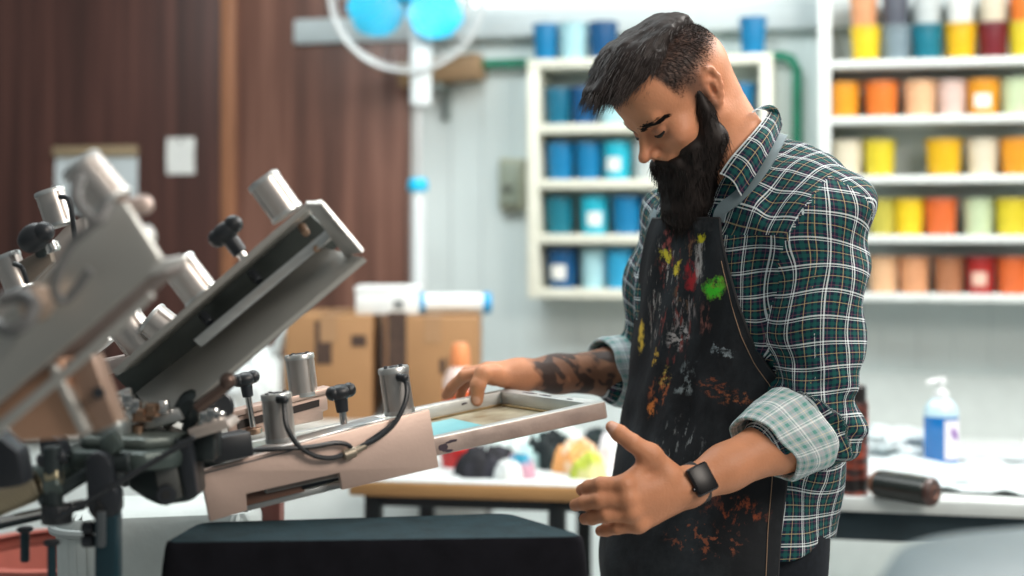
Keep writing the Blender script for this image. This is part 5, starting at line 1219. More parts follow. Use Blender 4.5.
# colour of the skin: lips, painted shade round the eyes, brows' and scalp's stubble, nails, tattoo
def sst(x, a, b): t = np.clip((x-a)/(b-a), 0, 1); return t*t*(3-2*t)
skin = np.array([0.53, 0.235, 0.125]); cols = np.tile(skin, (len(bv), 1))
cols *= (1 + 0.06*noise3(bv, 160, 1) + 0.05*noise3(bv, 45, 2))[:, None]
loc = ((bv-HO) @ HR)/HSC
def blend(mask, c):
    global cols
    cols = cols*(1-mask[:, None]) + np.array(c)*mask[:, None]
hm = (np.abs(loc[:, 0]) < .16) & (np.abs(loc[:, 1]) < .11) & (np.abs(loc[:, 2]) < .16)
def gauss(c, r): q = (loc-np.array(c))/np.array(r); return np.exp(-(q*q).sum(1))*hm
blend(0.35*gauss((.115, 0, -.040), (.02, .018, .014)), (0.66, 0.22, 0.14)); blend(0.3*(gauss((.07, .05, -.035), (.03, .03, .02)) + gauss((.07, -.05, -.035), (.03, .03, .02))), (0.62, 0.24, 0.15))
blend(0.30*(gauss((-.008, .086, -.004), (.03, .02, .04))), (0.66, 0.25, 0.16))
blend(0.75*(gauss((.103, 0, -.080), (.014, .016, .006)) + gauss((.103, 0, -.070), (.014, .02, .004))), (0.40, 0.15, 0.12))
blend(0.45*(gauss((.09, .033, -.008), (.02, .020, .010))+gauss((.09, -.033, -.008), (.02, .020, .010))), (0.26, 0.105, 0.075))  # eye hollows tinted dark: shadow under the brows put into the skin colour
# cropped sides of the head: the hair thickens upwards from a fade above the ear
yy = np.abs(loc[:, 1]); front = .050 + .25*np.clip(loc[:, 2]-.05, -.06, .06)
fade = sst(loc[:, 2] + 0.22*(loc[:, 0]+.02), .012, .062)*sst(front-loc[:, 0], -.004, .010)*hm*(loc[:, 2] > -.02)
nape = 0.0
side_b = sst(loc[:, 0], -.016, .0)*sst(.026-loc[:, 0], -.006, .014)*sst(.045-loc[:, 2], -.01, .02)*sst(loc[:, 2]+.05, 0, .02)*hm*(yy > .045)   # sideburn
blend(np.clip(0.93*fade + 0.05*noise3(bv, 420, 3)*fade, 0, 1), (0.030, 0.020, 0.019)); blend(0.75*side_b, (0.035, 0.022, 0.018))
# nails
for c, dirn in ((thF[3] + np.array([-.001, -.009, .001]), 0), (thN[3] + np.array([0.002, -.007, .001]), 0)):
    q = np.linalg.norm((bv-c)*np.array([1, 1, .8]), axis=1); blend(0.55*sst(.0085-q, 0, .003), (0.72, 0.46, 0.38))
# tattoo over the right forearm
ab = V3(wrF)-V3(elF); L_ = np.linalg.norm(ab); tt = ((bv-V3(elF)) @ ab)/(L_*L_); dist = np.linalg.norm(bv-(V3(elF)+np.clip(tt, 0, 1)[:, None]*ab), axis=1)
arm_m = (dist < .062) & (tt > -.15) & (tt < .98)
shape = noise3(bv, 95, 11) + 0.6*noise3(bv, 210, 12); shape2 = noise3(bv, 150, 15) + 0.5*noise3(bv, 340, 16)
ink_m = sst(shape, -.95, -.45)*0.56 + sst(shape2, -.15, .10)*0.38
ink_m = np.clip(ink_m, 0, .93)*arm_m*sst(.955-tt + .04*noise3(bv, 110, 18), 0, .04)
blend(ink_m, (0.022, 0.020, 0.022)); blend(0.55*arm_m*sst(.92-tt, 0, .1)*(1-ink_m), (0.17, 0.095, 0.065))
# blunt hair on arms
cols = np.clip(cols, 0.004, 1); point_colour(body_me, cols)
sk = bpy.data.materials.new('skin'); sk.use_nodes = True; n, l = sk.node_tree.nodes, sk.node_tree.links; pb = n['Principled BSDF']
at_ = n.new('ShaderNodeAttribute'); at_.attribute_name = 'tint'; l.new(at_.outputs['Color'], pb.inputs['Base Color'])
pb.inputs['Roughness'].default_value = 0.52; pb.inputs['Specular IOR Level'].default_value = 0.32; pb.inputs['Subsurface Weight'].default_value = 0.06; pb.inputs['Subsurface Radius'].default_value = (0.010, 0.004, 0.002); pb.inputs['Subsurface Scale'].default_value = 0.5
tc = n.new('ShaderNodeTexCoord'); nz = n.new('ShaderNodeTexNoise'); nz.inputs['Scale'].default_value = 260; bp = n.new('ShaderNodeBump'); bp.inputs['Strength'].default_value = 0.18; bp.inputs['Distance'].default_value = 0.003
nz2 = n.new('ShaderNodeTexNoise'); nz2.inputs['Scale'].default_value = 70; ad = n.new('ShaderNodeMath'); ad.operation = 'ADD'
l.new(tc.outputs['Object'], nz.inputs[0]); l.new(tc.outputs['Object'], nz2.inputs[0]); l.new(nz.outputs[0], ad.inputs[0]); l.new(nz2.outputs[0], ad.inputs[1]); l.new(ad.outputs[0], bp.inputs['Height']); l.new(bp.outputs[0], pb.inputs['Normal'])
body_o = link('body', body_me, sk, man, None, 0)
def onto(prims, p, off, it=5):
    p = np.array(p, float)
    for _ in range(it):
        d = field(prims, p); g_ = np.stack([field(prims, p+np.eye(3)[i]*1e-3)-d for i in range(3)], 1)/1e-3
        p = p + g_/np.maximum(np.linalg.norm(g_, axis=1), 1e-6)[:, None]*(off-d)[:, None]*.9
    return p
def ray_hit(prims, px, py, off, d0=1.9, d1=2.6):
    """Where the line of sight through px, py meets the surface (or passes it most closely)."""
    ds = np.linspace(d0, d1, 700); p = np.stack([(px-CX)*ds/F_PX, ds, CAM_Z-(py-HY)*ds/F_PX], 1); f = field(prims, p)-off
    i = np.nonzero(f < 0)[0]; return Vector(p[i[0]] if len(i) else p[np.argmin(f)])
# eyes: a sliver of the ball below the lid, lashes
eye_m = M('eyeball', (0.30, 0.26, 0.24), 0.2)
for s in (1, -1):
    b = MB(); b.ball(Hd(.0775, s*.031, -.0105), .0118, None, 20); b.build('eye', eye_m, man)
    b = MB(); q_ = onto(head, [Hd(.0865, s*.0485, -.012), Hd(.0945, s*.041, -.0175), Hd(.0970, s*.031, -.0195), Hd(.0930, s*.019, -.0165)], .0005); b.tube([Vector(v) for v in q_], lambda t_: .0013 + .0019*math.sin(math.pi*t_), 6, 5); b.build('eyelashes', M('lash_black', (0.010, 0.007, 0.006), 0.6), man)

# ---- hair on top, brows, beard
hair_m = M('dark_hair', (0.018, 0.013, 0.012), 0.55, var=0.3, vscale=90, spec=0.22)
beard_m = M('dark_beard', (0.012, 0.008, 0.007), 0.55, var=0.35, vscale=90, spec=0.25)
hair_p = [hell((-.012, .000, .076), (.088, .071, .064), .02), hell((.040, .0, .100), (.058, .061, .042), .02),
          hcap((.055, .020, .110), (.122, .012, .100), .031, .018, .02), hcap((.055, -.020, .110), (.122, -.016, .100), .031, .018, .02), hcap((.075, .036, .096), (.114, .034, .086), .020, .012, .015)]
def hair_post(p, d): q = (p-HO) @ HR; return d + .0022*noise3(q*np.array([1, 2.6, 1.4]), 120, 21) + .0015*noise3(q*np.array([1, 3, 2]), 260, 22)
cut_side = Prim(lambda p: (((p-HO) @ HR)/HSC @ np.array([-.35, 1.0, -.55])-.006)*HSC*.85, (-9, -9, -9), (9, 9, 9), .006, 'int')     # the parting on the near side
cut_far = Prim(lambda p: (((p-HO) @ HR)/HSC @ np.array([-.35, -1.0, -.55])-.016)*HSC*.85, (-9, -9, -9), (9, 9, 9), .006, 'int')
cut_back = Prim(lambda p: ((((p-HO) @ HR)/HSC @ np.array([-.75, 0, -.65]))-.022)*HSC, (-9, -9, -9), (9, 9, 9), .008, 'int')
hair_all = hair_p + [cut_side, cut_far, cut_back]
hv, hfc = surface(hair_all, 0.0035, hair_post)
hair_o = link('hair', np_mesh('hair', hv, hfc), hair_m, man, None, 0)
rs = np.random.RandomState(5)
def normals(v, f):
    nn = np.cross(v[f[:, 2]]-v[f[:, 0]], v[f[:, 3]]-v[f[:, 1]]); o = np.zeros_like(v)
    for k in range(4): np.add.at(o, f[:, k], nn)
    return o/np.maximum(np.linalg.norm(o, axis=1), 1e-9)[:, None]
hn = normals(hv, hfc); hl = ((hv-HO) @ HR)/HSC
sel = rs.choice(len(hv), 3800); p0 = hv[sel]; nrm = hn[sel]; ll = hl[sel]
flow = np.tile(HR @ np.array([1.0, .12, -.10]), (len(sel), 1)); flow += nrm*0.38*sst(.05-ll[:, 0], -.05, .06)[:, None] + rs.normal(size=flow.shape)*.10 + (HR @ np.array([0, 0, -.22]))*sst(ll[:, 0], .07, .13)[:, None]
sv, sf = strands(p0 - nrm*.003, flow, .016 + .016*rs.rand(len(sel)), .00055, (HR @ np.array([.25, 0, -.30]))[None, :]*np.ones((len(sel), 1)), 4, 6)
link('hair_strands', np_mesh('hair_strands', sv, sf), M('hair_strand_brown', (0.036, 0.027, 0.025), 0.45, var=0.4, vscale=60, spec=0.4), hair_o, None, 0)
# cropped side hair: short stubble standing on the fade
bn = normals(bv, bfc); cand = np.nonzero(fade > .25)[0]; sel = cand[rs.rand(len(cand)) < np.clip(fade[cand], 0, 1)*.85]
sv, sf = strands(bv[sel], bn[sel]*.6 + (HR @ np.array([-.25, 0, -.8])) + rs.normal(size=(len(sel), 3))*.2, .0016 + .0040*fade[sel]**2, .00034, None, 2, 7)
link('cropped_sides', np_mesh('cropped_sides', sv, sf), hair_m, man, None, 0)
# brows
for s in (1, -1):
    m_ = 420; t = rs.rand(m_); a0, a1, a2 = np.array([.100, s*.009, .006]), np.array([.0955, s*.036, .018]), np.array([.070, s*.056, .006])
    q = a0*((1-t)**2)[:, None] + a1*(2*t*(1-t))[:, None]*1.0 + a2*(t**2)[:, None] + rs.normal(size=(m_, 3))*np.array([.0004, .0006, .0019])*(1.2-t*.7)[:, None]
    roots = HO + (q*HSC) @ HR.T; roots = onto(head, roots, .0004); dr = np.tile(HR @ np.array([-.55, s*.7, .06]), (m_, 1)) + rs.normal(size=(m_, 3))*.15
    sv, sf = strands(roots, dr, .006 + .003*rs.rand(m_), .0007, None, 3, 8)
    link('eyebrow', np_mesh('eyebrow', sv, sf), beard_m, man, None, 0)
# beard: full along the jaw, hanging over the chest; its long part falls straight down
dn = HR.T @ np.array([0, 0, -1.0])                       # straight down, in the head's own axes
def hb(c, t, sx=0.0): return tuple(np.array(c) + dn*t + np.array([sx, 0, 0]))
beard_p = [hcap((.012, .064, -.026), (.026, .058, -.075), .013, .022, .012), hcap((.012, -.064, -.026), (.026, -.058, -.075), .013, .022, .012),
  hcap((.026, .055, -.072), (.078, .024, -.112), .024, .026, .02), hcap((.026, -.055, -.072), (.078, -.024, -.112), .024, .026, .02),
  hell((.055, .044, -.070), (.030, .020, .026), .012), hell((.055, -.044, -.070), (.030, .020, .026), .012),
  hell((.088, 0, -.106), (.028, .036, .028), .02),
  hcap((.104, .004, -.0600), (.092, .034, -.076), .0075, .0085, .008), hcap((.104, -.004, -.0600), (.092, -.034, -.076), .0075, .0085, .008), hcap((.092, .034, -.076), (.078, .038, -.100), .010, .016, .01), hcap((.092, -.034, -.076), (.078, -.038, -.100), .010, .016, .01),
  hcap((.004, .0680, .012), (.010, .066, -.030), .0060, .012, .008), hcap((.001, -.0685, .012), (.006, -.066, -.030), .0045, .011, .008), hcap((.075, .0, -.112), hb((.078, 0, -.118), .046), .042, .042, .02), hcap((.045, .030, -.100), hb((.048, .018, -.112), .050), .032, .026, .02), hcap((.045, -.030, -.100), hb((.048, -.018, -.112), .050), .032, .026, .02),
  hcap(hb((.074, 0, -.118), .050), hb((.070, 0, -.115), .064), .040, .034, .02)]
def beard_post(p, d): q = p*np.array([1, 1, .38]); return d + .0026*noise3(q, 150, 31) + .0018*noise3(q, 330, 32)
wv_, wf_ = surface(beard_p, 0.0036, beard_post)
beard_o = link('beard', np_mesh('beard', wv_, wf_), beard_m, man, None, 0)
wnrm = normals(wv_, wf_); sel = rs.choice(len(wv_), 5200); p0 = wv_[sel]; nr_ = wnrm[sel]
fl = np.tile(np.array([0, 0, -1.0]), (len(sel), 1)) + nr_*.34 + rs.normal(size=(len(sel), 3))*.20 + (HR @ np.array([-.15, 0, -.2]))
sv, sf = strands(p0 - nr_*.002, fl, .009 + .015*rs.rand(len(sel)), .00055, np.tile(np.array([0.05, 0, -.5]), (len(sel), 1)), 3, 9)
link('beard_strands', np_mesh('beard_strands', sv, sf), beard_m, beard_o, None, 0)

# ---- plaid shirt
def plaid(name, light=False):
    m = bpy.data.materials.new(name); m.use_nodes = True; n, l = m.node_tree.nodes, m.node_tree.links; pb = n['Principled BSDF']
    pb.inputs['Roughness'].default_value = 0.85; pb.inputs['Specular IOR Level'].default_value = 0.2
    uv = n.new('ShaderNodeUVMap'); uv.uv_map = 'weave'; sx = n.new('ShaderNodeSeparateXYZ'); l.new(uv.outputs[0], sx.inputs[0])
    navy, green, white, tan, dk, plum = (.009, .017, .040), (.010, .085, .080), (.78, .85, .87), (.46, .36, .19), (.005, .008, .016), (.15, .06, .10)
    if light: navy, green, white, tan, dk, plum = (.42, .50, .53), (.13, .34, .30), (.86, .90, .89), (.72, .66, .52), (.34, .42, .45), (.55, .47, .50)
    bands = [(0, white), (.055, dk), (.115, white), (.145, navy), (.27, green), (.41, navy), (.50, tan), (.53, navy), (.63, green), (.76, navy), (.87, plum), (.90, navy)]
    T_ = 0.037 if not light else 0.042; outs = []
    for ax in (0, 1):
        mu = n.new('ShaderNodeMath'); mu.operation = 'MULTIPLY'; mu.inputs[1].default_value = 1/T_; l.new(sx.outputs[ax], mu.inputs[0])
        fr_ = n.new('ShaderNodeMath'); fr_.operation = 'FRACT'; l.new(mu.outputs[0], fr_.inputs[0])
        rp = n.new('ShaderNodeValToRGB'); rp.color_ramp.interpolation = 'CONSTANT'; e_ = rp.color_ramp.elements
        e_[0].position = 0; e_[0].color = (*bands[0][1], 1); e_[1].position = bands[1][0]; e_[1].color = (*bands[1][1], 1)
        for p_, c_ in bands[2:]:
            q_ = e_.new(p_); q_.color = (*c_, 1)
        l.new(fr_.outputs[0], rp.inputs[0]); outs.append(rp)
    mx = n.new('ShaderNodeMix'); mx.data_type = 'RGBA'; mx.inputs[0].default_value = 0.5; l.new(outs[0].outputs[0], mx.inputs[6]); l.new(outs[1].outputs[0], mx.inputs[7])
    li = n.new('ShaderNodeMix'); li.data_type = 'RGBA'; li.blend_type = 'LIGHTEN'; li.inputs[0].default_value = 1; l.new(outs[0].outputs[0], li.inputs[6]); l.new(outs[1].outputs[0], li.inputs[7])
    m2 = n.new('ShaderNodeMix'); m2.data_type = 'RGBA'; m2.inputs[0].default_value = 0.30; l.new(mx.outputs[2], m2.inputs[6]); l.new(li.outputs[2], m2.inputs[7])
    l.new(m2.outputs[2], pb.inputs['Base Color'])
    tc = n.new('ShaderNodeTexCoord'); nz = n.new('ShaderNodeTexNoise'); nz.inputs['Scale'].default_value = 900; bp = n.new('ShaderNodeBump'); bp.inputs['Strength'].default_value = 0.25; bp.inputs['Distance'].default_value = 0.002
    l.new(tc.outputs['Object'], nz.inputs[0]); l.new(nz.outputs[0], bp.inputs['Height']); l.new(bp.outputs[0], pb.inputs['Normal'])
    return m
plaid_m, plaid_light = plaid('plaid_cotton'), plaid('plaid_cotton_reverse', True)
hemz = zrow(545)
def hem(p):
    cx, cy, a, b_ = prof(p[:, 2]); th = np.arctan2((p[:, 0]-cx)*bL[0]+(p[:, 1]-cy)*bL[1], (p[:, 0]-cx)*bF[0]+(p[:, 1]-cy)*bF[1])
    return hemz + .022*np.cos(2*(th-R(100)))                 # curved shirt tail
cufN0, cufN1 = mid(elN, wrN, .20), mid(elN, wrN, .50)
cufF0, cufF1 = mid(elF, wrF, .12), mid(elF, wrF, .36)
tors = torso_prim(.006, zlo=hemz-.03, zhi=zrow(166), k=.03, hem=hem)
slN = group([cap(shN + Vector((-.004, 0, -.004)), mid(shN, elN, .5), .073, .066, .02), cap(mid(shN, elN, .5), elN, .067, .058, .02), cap(elN, cufN0 + (cufN1-cufN0)*.4, .060, .053, .03)], .03)
slF = group([cap(shF, mid(shF, elF, .5), .073, .068, .02), cap(mid(shF, elF, .5), elF, .068, .062, .02), cap(elF, cufF0 + (cufF1-cufF0)*.4, .060, .054, .03)], .03)
trap = [cap(P(772, 168, 2.265), P(829, 206, 2.17), .050, .061, .05), cap(neckB + Vector((.022, .0, -.028)), shN + Vector((-.02, 0, -.004)), .056, .062, .05), cap(neckB + Vector((-.01, .02, -.03)), shF + Vector((.02, 0, 0)), .056, .062, .05), cap(V3(neckB) - bF*.03 + np.array([0, 0, -.05]), mid(shN, shF, .5) - bF*.055 + np.array([0, 0, -.05]), .07, .09, .05)]
shirt_p = [tors] + trap + [slN, slF]
abN = V3(elN)-V3(shN); abF = V3(wrN)-V3(elN)
def shirt_post(p, d):
    # folds: slanting drags from the armpit, bunching at the elbow, soft waves on the body
    tN = np.clip(((p-V3(shN)) @ abN)/(abN @ abN), -.3, 1.4); dN = np.linalg.norm(p-(V3(shN)+np.clip(tN, 0, 1)[:, None]*abN), axis=1)
    arm = sst(.11-dN, 0, .03); el_ = np.exp(-((np.linalg.norm(p-V3(elN), axis=1))/.085)**2)
    u1 = p @ np.array([.55, -.25, .80]); u2 = p @ np.array([-.35, .1, .94])
    w = .0075*el_*np.sin(u1*150 + 2.2*noise3(p, 16, 41)) + .0058*arm*np.sin(u2*55 + 2.5*noise3(p, 12, 42))
    w += .0072*(1-arm)*np.sin((p @ np.array([.75, -.1, .45]))*50 + 2.6*noise3(p, 9, 43))
    w += .0038*noise3(p, 34, 44)
    cxs, cys, as_, bs_ = prof(p[:, 2]); phs = np.abs(np.arctan2((p[:, 0]-cxs)*bL[0]+(p[:, 1]-cys)*bL[1], (p[:, 0]-cxs)*bF[0]+(p[:, 1]-cys)*bF[1]))
    under = sst(R(62)-phs, 0, R(14))*(1-arm)*sst(zrow(228)-p[:, 2], 0, .02)
    return d + w*(1-.9*under)
sv_, sf_ = surface(shirt_p, 0.0042, shirt_post)
sv_ = relax(sv_, sf_, 1, .4)
shirt_me = np_mesh('shirt', sv_, sf_)
# weave coordinates: each panel (body, each sleeve) follows its own axis
def arm_uv(p, sh, el, wr):
    sh, el, wr = V3(sh), V3(el), V3(wr); a, b_ = el-sh, wr-el; la, lb = np.linalg.norm(a), np.linalg.norm(b_)
    t1 = ((p-sh) @ a)/la; t2 = ((p-el) @ b_)/lb; fore = (t2 > 0) & (t1 > la*.80)
    d1 = np.linalg.norm(p-(sh+np.clip(t1, 0, la)[:, None]*a/la), axis=1); d2 = np.linalg.norm(p-(el+np.clip(t2, 0, lb)[:, None]*b_/lb), axis=1)
    fore = d2 < d1
    def ang(q, o, ax, ref):
        ax = ax/np.linalg.norm(ax); r_ = ref - ax*(ref @ ax); r_ /= np.linalg.norm(r_); s2 = np.cross(ax, r_); w = q-o; return np.arctan2(w @ s2, w @ r_)
    ref = np.array([0.35, 1.0, 0.25])
    return np.where(fore, ang(p, el, b_, ref), ang(p, sh, a, ref)), np.where(fore, la+t2, t1)
def set_weave(me, verts, faces, panel, th, vv, rad):
    """One weave coordinate per face corner; angles are unrolled inside each face so that no seam smears."""
    F_ = faces; thf = th[:, F_] if th.ndim == 2 else th[F_]
    fp_ = panel[F_[:, 0]]; uvs = np.zeros((len(F_), 4, 2))
    for k in range(th.shape[0]):
        m = fp_ == k; t = th[k][F_[m]]; t = t[:, :1] + (t-t[:, :1]+np.pi) % (2*np.pi)-np.pi
        uvs[m, :, 0] = t*rad[k]; uvs[m, :, 1] = vv[k][F_[m]]
    return uvs
cx_, cy_, a_, b__ = prof(sv_[:, 2]); qf = (sv_[:, 0]-cx_)*bF[0]+(sv_[:, 1]-cy_)*bF[1]; ql = (sv_[:, 0]-cx_)*bL[0]+(sv_[:, 1]-cy_)*bL[1]
thT = np.arctan2(ql, qf); aN, vN_ = arm_uv(sv_, shN, elN, wrN); aF_, vF_ = arm_uv(sv_, shF, elF, wrF)
dT = np.minimum(tors.f(sv_), np.min([q.f(sv_) for q in trap], 0)); dNn = slN.f(sv_); dFf = slF.f(sv_)
alongN = ((sv_-V3(shN)) @ abN)/np.linalg.norm(abN)
outN = (sv_-V3(shN)) @ np.array([.80, -.35, -.48])
panel = np.zeros(len(sv_), int); panel[(dNn < dT-.001) & (outN > -.012)] = 1; panel[(dFf < dT) & (dFf < dNn)] = 2
uvs = set_weave(shirt_me, sv_, sf_, panel, np.stack([thT, aN, aF_]), np.stack([sv_[:, 2], vN_, vF_]), (.165, .066, .066))
# the shoulder yoke is nearly level: there the weave runs across it instead of bunching round the neck
yk = (panel == 0) & (sv_[:, 2] > zrow(236)); fy = yk[sf_].all(1)
qv = sv_[sf_[fy]]; uvs[fy, :, 0] = (qv-V3(neckB)) @ (bL*.92 + np.array([0, 0, -.40])); uvs[fy, :, 1] = (qv-V3(neckB)) @ (bF*.8 + np.array([0, 0, -.6]))
def put_uv(me, uvs):
    lay = me.uv_layers.new(name='weave'); order = np.zeros(len(me.loops), np.int32); lay.data.foreach_set('uv', np.asarray(uvs, np.float32).reshape(-1))
wu = .010*noise3(sv_, 15, 61) + .0045*noise3(sv_, 38, 62); wv2 = .010*noise3(sv_, 15, 63) + .0045*noise3(sv_, 38, 64)   # the weave gives where the cloth is pulled
uvs[:, :, 0] += wu[sf_]; uvs[:, :, 1] += wv2[sf_]
put_uv(shirt_me, uvs)
shirt_o = link('shirt', shirt_me, plaid_m, man, None, 0)

def cuff(c0, c1, r0, r1, tilt, name='cuff'):
    """A turned-back cuff: a band folded over on itself, standing off the sleeve."""
    c0, c1 = V3(c0), V3(c1); ax = (c1-c0)/np.linalg.norm(c1-c0); rf = np.array([0, 0, 1.0]); rf = rf-ax*(rf @ ax); rf /= np.linalg.norm(rf); sd = np.cross(ax, rf); L = np.linalg.norm(c1-c0)
    N, prof_ = 56, [(.0, -.005, -.004), (.0, .001, .0), (.08, .004, .001), (.45, .0045, .0), (.90, .003, .0), (1.0, .0005, 0), (1.0, -.003, 0), (.93, -.006, 0), (.3, -.008, 0)]
    vs, uv = [], []
    for j, (t, dr, _x) in enumerate(prof_):
        for i in range(N+1):
            a = 2*math.pi*i/N; r_ = r0+(r1-r0)*t + dr + .0022*math.sin(3*a+t*3) + .0016*math.sin(7*a-5*t)
            sh_ = tilt*math.cos(a-.6)*(.35+t*.65) + .003*math.sin(4*a)
            vs.append(c0 + ax*(L*t+sh_) + (rf*math.cos(a)+sd*math.sin(a))*r_); uv.append((a*r0, L*t + (0 if j < 5 else .02*(j-4))))
    vs = np.array(vs); uv = np.array(uv); f = []
    for j in range(len(prof_)-1):
        for i in range(N): f.append((j*(N+1)+i, j*(N+1)+i+1, (j+1)*(N+1)+i+1, (j+1)*(N+1)+i))
    f = np.array(f); me = np_mesh(name, vs, f); put_uv(me, uv[f]); return link(name, me, plaid_light, man, None, 50)
cuff(mid(elN, wrN, .12), mid(elN, wrN, .44), .0655, .0545, .020); cuff(cufF0, cufF1, .060, .057, .012)

# collar: a stand with a turned-down fall
neck_p = shirt_p + [q for q in head[-4:-2]]
def collar_side(top, low, otop, olow, d0=1.9):
    t_ = [ray_hit(neck_p, x, y, otop, d0) for x, y in top]; l_ = [ray_hit(shirt_p, x, y, olow, d0) for x, y in low]
    t_, l_ = spline(t_, 6), spline(l_, 6); rows = []
    for a, c in zip(t_, l_):
        rows.append([a*(1-k/6) + c*(k/6) + Vector((.45, -.6, .5))*math.sin(math.pi*min(1, k/6*1.1))*.008 for k in range(7)])
    return rows
topN = [(752, 112), (766, 105), (768, 112), (757, 128), (743, 144), (730, 159), (720, 174)]
lowN = [(770, 112), (780, 117), (781, 128), (773, 145), (763, 163), (752, 181), (741, 196)]
def sheet_uv(name, rows, m, parent, thick=.0025, uv_dir=None):
    R_ = np.array([[list(p) for p in r] for r in rows]); nr0, nc0 = R_.shape[:2]
    s_c = np.concatenate([[0], np.cumsum(np.linalg.norm(np.diff(R_[:, nc0//2], axis=0), axis=1))]); s_r = np.linalg.norm(R_[nr0//2, -1]-R_[nr0//2, 0])
    vs = R_.reshape(-1, 3); nn = np.cross(np.gradient(R_, axis=0), np.gradient(R_, axis=1)).reshape(-1, 3); nn /= np.maximum(np.linalg.norm(nn, axis=1), 1e-9)[:, None]
    uv = np.stack([np.repeat(s_c, nc0), np.tile(np.linspace(0, s_r, nc0), nr0)], 1)
    ft = np.array([(j*nc0+i, j*nc0+i+1, (j+1)*nc0+i+1, (j+1)*nc0+i) for j in range(nr0-1) for i in range(nc0-1)])
    N = len(vs); V_ = np.concatenate([vs+nn*thick/2, vs-nn*thick/2]); F_ = [ft, ft[:, ::-1]+N]
    bd = [j*nc0 for j in range(nr0)], [j*nc0+nc0-1 for j in range(nr0)], list(range(nc0)), list(range((nr0-1)*nc0, nr0*nc0))
    for q in bd: F_.append(np.array([(a, b, b+N, a+N) for a, b in zip(q, q[1:])]))
    F_ = np.concatenate(F_); me = np_mesh(name, V_, F_); put_uv(me, np.concatenate([uv, uv])[F_]); return link(name, me, m, parent, None, 60)
sheet_uv('collar', collar_side(topN, lowN, .012, .010), plaid_m, man)
topF = [(752, 118, 2.345), (735, 125, 2.37), (718, 140, 2.37), (702, 160, 2.35), (692, 180, 2.30)]
lowF = [(758, 130, 2.375), (738, 140, 2.40), (712, 152, 2.40), (690, 172, 2.38), (676, 192, 2.33)]
def collar_far():
    t_ = spline([P(*q) for q in topF], 6); l_ = spline([P(*q) for q in lowF], 6); return [[a*(1-k/6)+c*(k/6) + Vector((-.3, .3, .4))*math.sin(math.pi*k/6)*.006 for k in range(7)] for a, c in zip(t_, l_)]
sheet_uv('collar', collar_far(), plaid_m, man)

# ---- trousers and shoes
tr = [torso_prim(-.034, TZ[0]-.01, zrow(490), .03)]
for hp_, kn_, an in legs:
    lo_ = an.copy(); lo_[2] = .045; tr += [cap(hp_, kn_, .092, .074, .05), cap(kn_, lo_, .074, .062, .02)]
tr.append(ell(hipc + np.array([0, 0, .03]), (.145, .118, .12), np.stack([bL, bF, bZ], 1), .05))
tv, tf = surface(tr, 0.009, lambda p, d: d + .004*noise3(p, 28, 51))
link('trousers', np_mesh('trousers', tv, tf), M('dark_denim', (0.010, 0.013, 0.018), 0.85, var=0.2, vscale=120, spec=0.2), man, None, 0)
for hp_, kn_, an in legs:
    c = an.copy(); c[2] = .0
    sp = [cap(c + bF*(-.05) + np.array([0, 0, .045]), c + bF*.14 + np.array([0, 0, .034]), .040, .034, .02), cap(c + np.array([0, 0, .05]), c + np.array([0, 0, .10]), .045, .043, .02), Prim(lambda p: .002-p[:, 2], (-9, -9, -9), (9, 9, 9), .004, 'int')]
    v_, f_ = surface(sp, 0.006); link('shoe', np_mesh('shoe', v_, f_), M('black_leather', (0.012, 0.011, 0.011), 0.4), man, None, 0)

# ---- apron
def on_shirt(p, off, it=6):
    """Push points out along the field until they lie `off` above the shirt."""
    p = np.array(p, float)
    for _ in range(it):
        d = field(shirt_p, p); e_ = 1e-3
        g_ = np.stack([field(shirt_p, p+np.eye(3)[i]*e_)-d for i in range(3)], 1)/e_; g_ /= np.maximum(np.linalg.norm(g_, axis=1), 1e-6)[:, None]
        p = p + g_*(off-d)[:, None]*.8
    return p
az = np.linspace(zrow(219), .42, 120)
pm_z = np.array([zrow(y) for y in (219, 240, 270, 300, 330, 355, 380, 400, 430, 640)])[::-1]; pm_v = np.array([22, 25, 31, 38, 46, 55, 66, 68, 68, 66])[::-1]
pm_z = np.concatenate([[.40], pm_z]); pm_v = np.concatenate([[64], pm_v])
pm_f = np.array([50, 53, 57, 60, 63, 66, 70, 73, 73, 70])[::-1]; pm_f = np.concatenate([[64], pm_f])
rows, uvr = [], []
NC = 60
for z in az:
    phm = R(float(np.interp(z, pm_z, pm_v))); phf = R(float(np.interp(z, pm_z, pm_f))); cx, cy, a, b_ = [float(q[0]) for q in prof(np.array([z]))]
    low = max(0, (zrow(440)-z)); fl = .0125 + .008*min(1, low/.1) + .014*max(0, min(1, (low-.1)/.3))
    r = []
    for i in range(NC+1):
        ph = -phf + (phf+phm)*i/NC
        n_ = 2.3; rad = (abs(math.cos(ph)/(b_+fl))**n_ + abs(math.sin(ph)/(a+fl*.8))**n_)**(-1/n_)
        fold = .0030*math.sin(ph*7+z*9) + .0022*math.sin(ph*13-z*21) + (.006*math.sin(ph*5.5+1.2+z*3) if low > 0 else 0)*min(1, low/.12)
        fold += .0025*math.sin(z*55+3*math.sin(ph*3))*math.exp(-((z-zrow(410))/.07)**2)
        p = np.array([cx, cy, z]) + (bF*math.cos(ph) + bL*math.sin(ph))*(rad+fold*.9)
        r.append(Vector(p))
    rows.append(r)
apron_grid = rows
ap = bpy.data.materials.new('splashed_black_apron'); ap.use_nodes = True; n, l = ap.node_tree.nodes, ap.node_tree.links; pb = n['Principled BSDF']; pb.inputs['Roughness'].default_value = 0.75; pb.inputs['Specular IOR Level'].default_value = 0.25
uvn = n.new('ShaderNodeUVMap'); uvn.uv_map = 'weave'
dnz = n.new('ShaderNodeTexNoise'); dnz.inputs['Scale'].default_value = 38; dnz.inputs['Detail'].default_value = 5; dnz.inputs['Roughness'].default_value = .7; l.new(uvn.outputs[0], dnz.inputs[0])
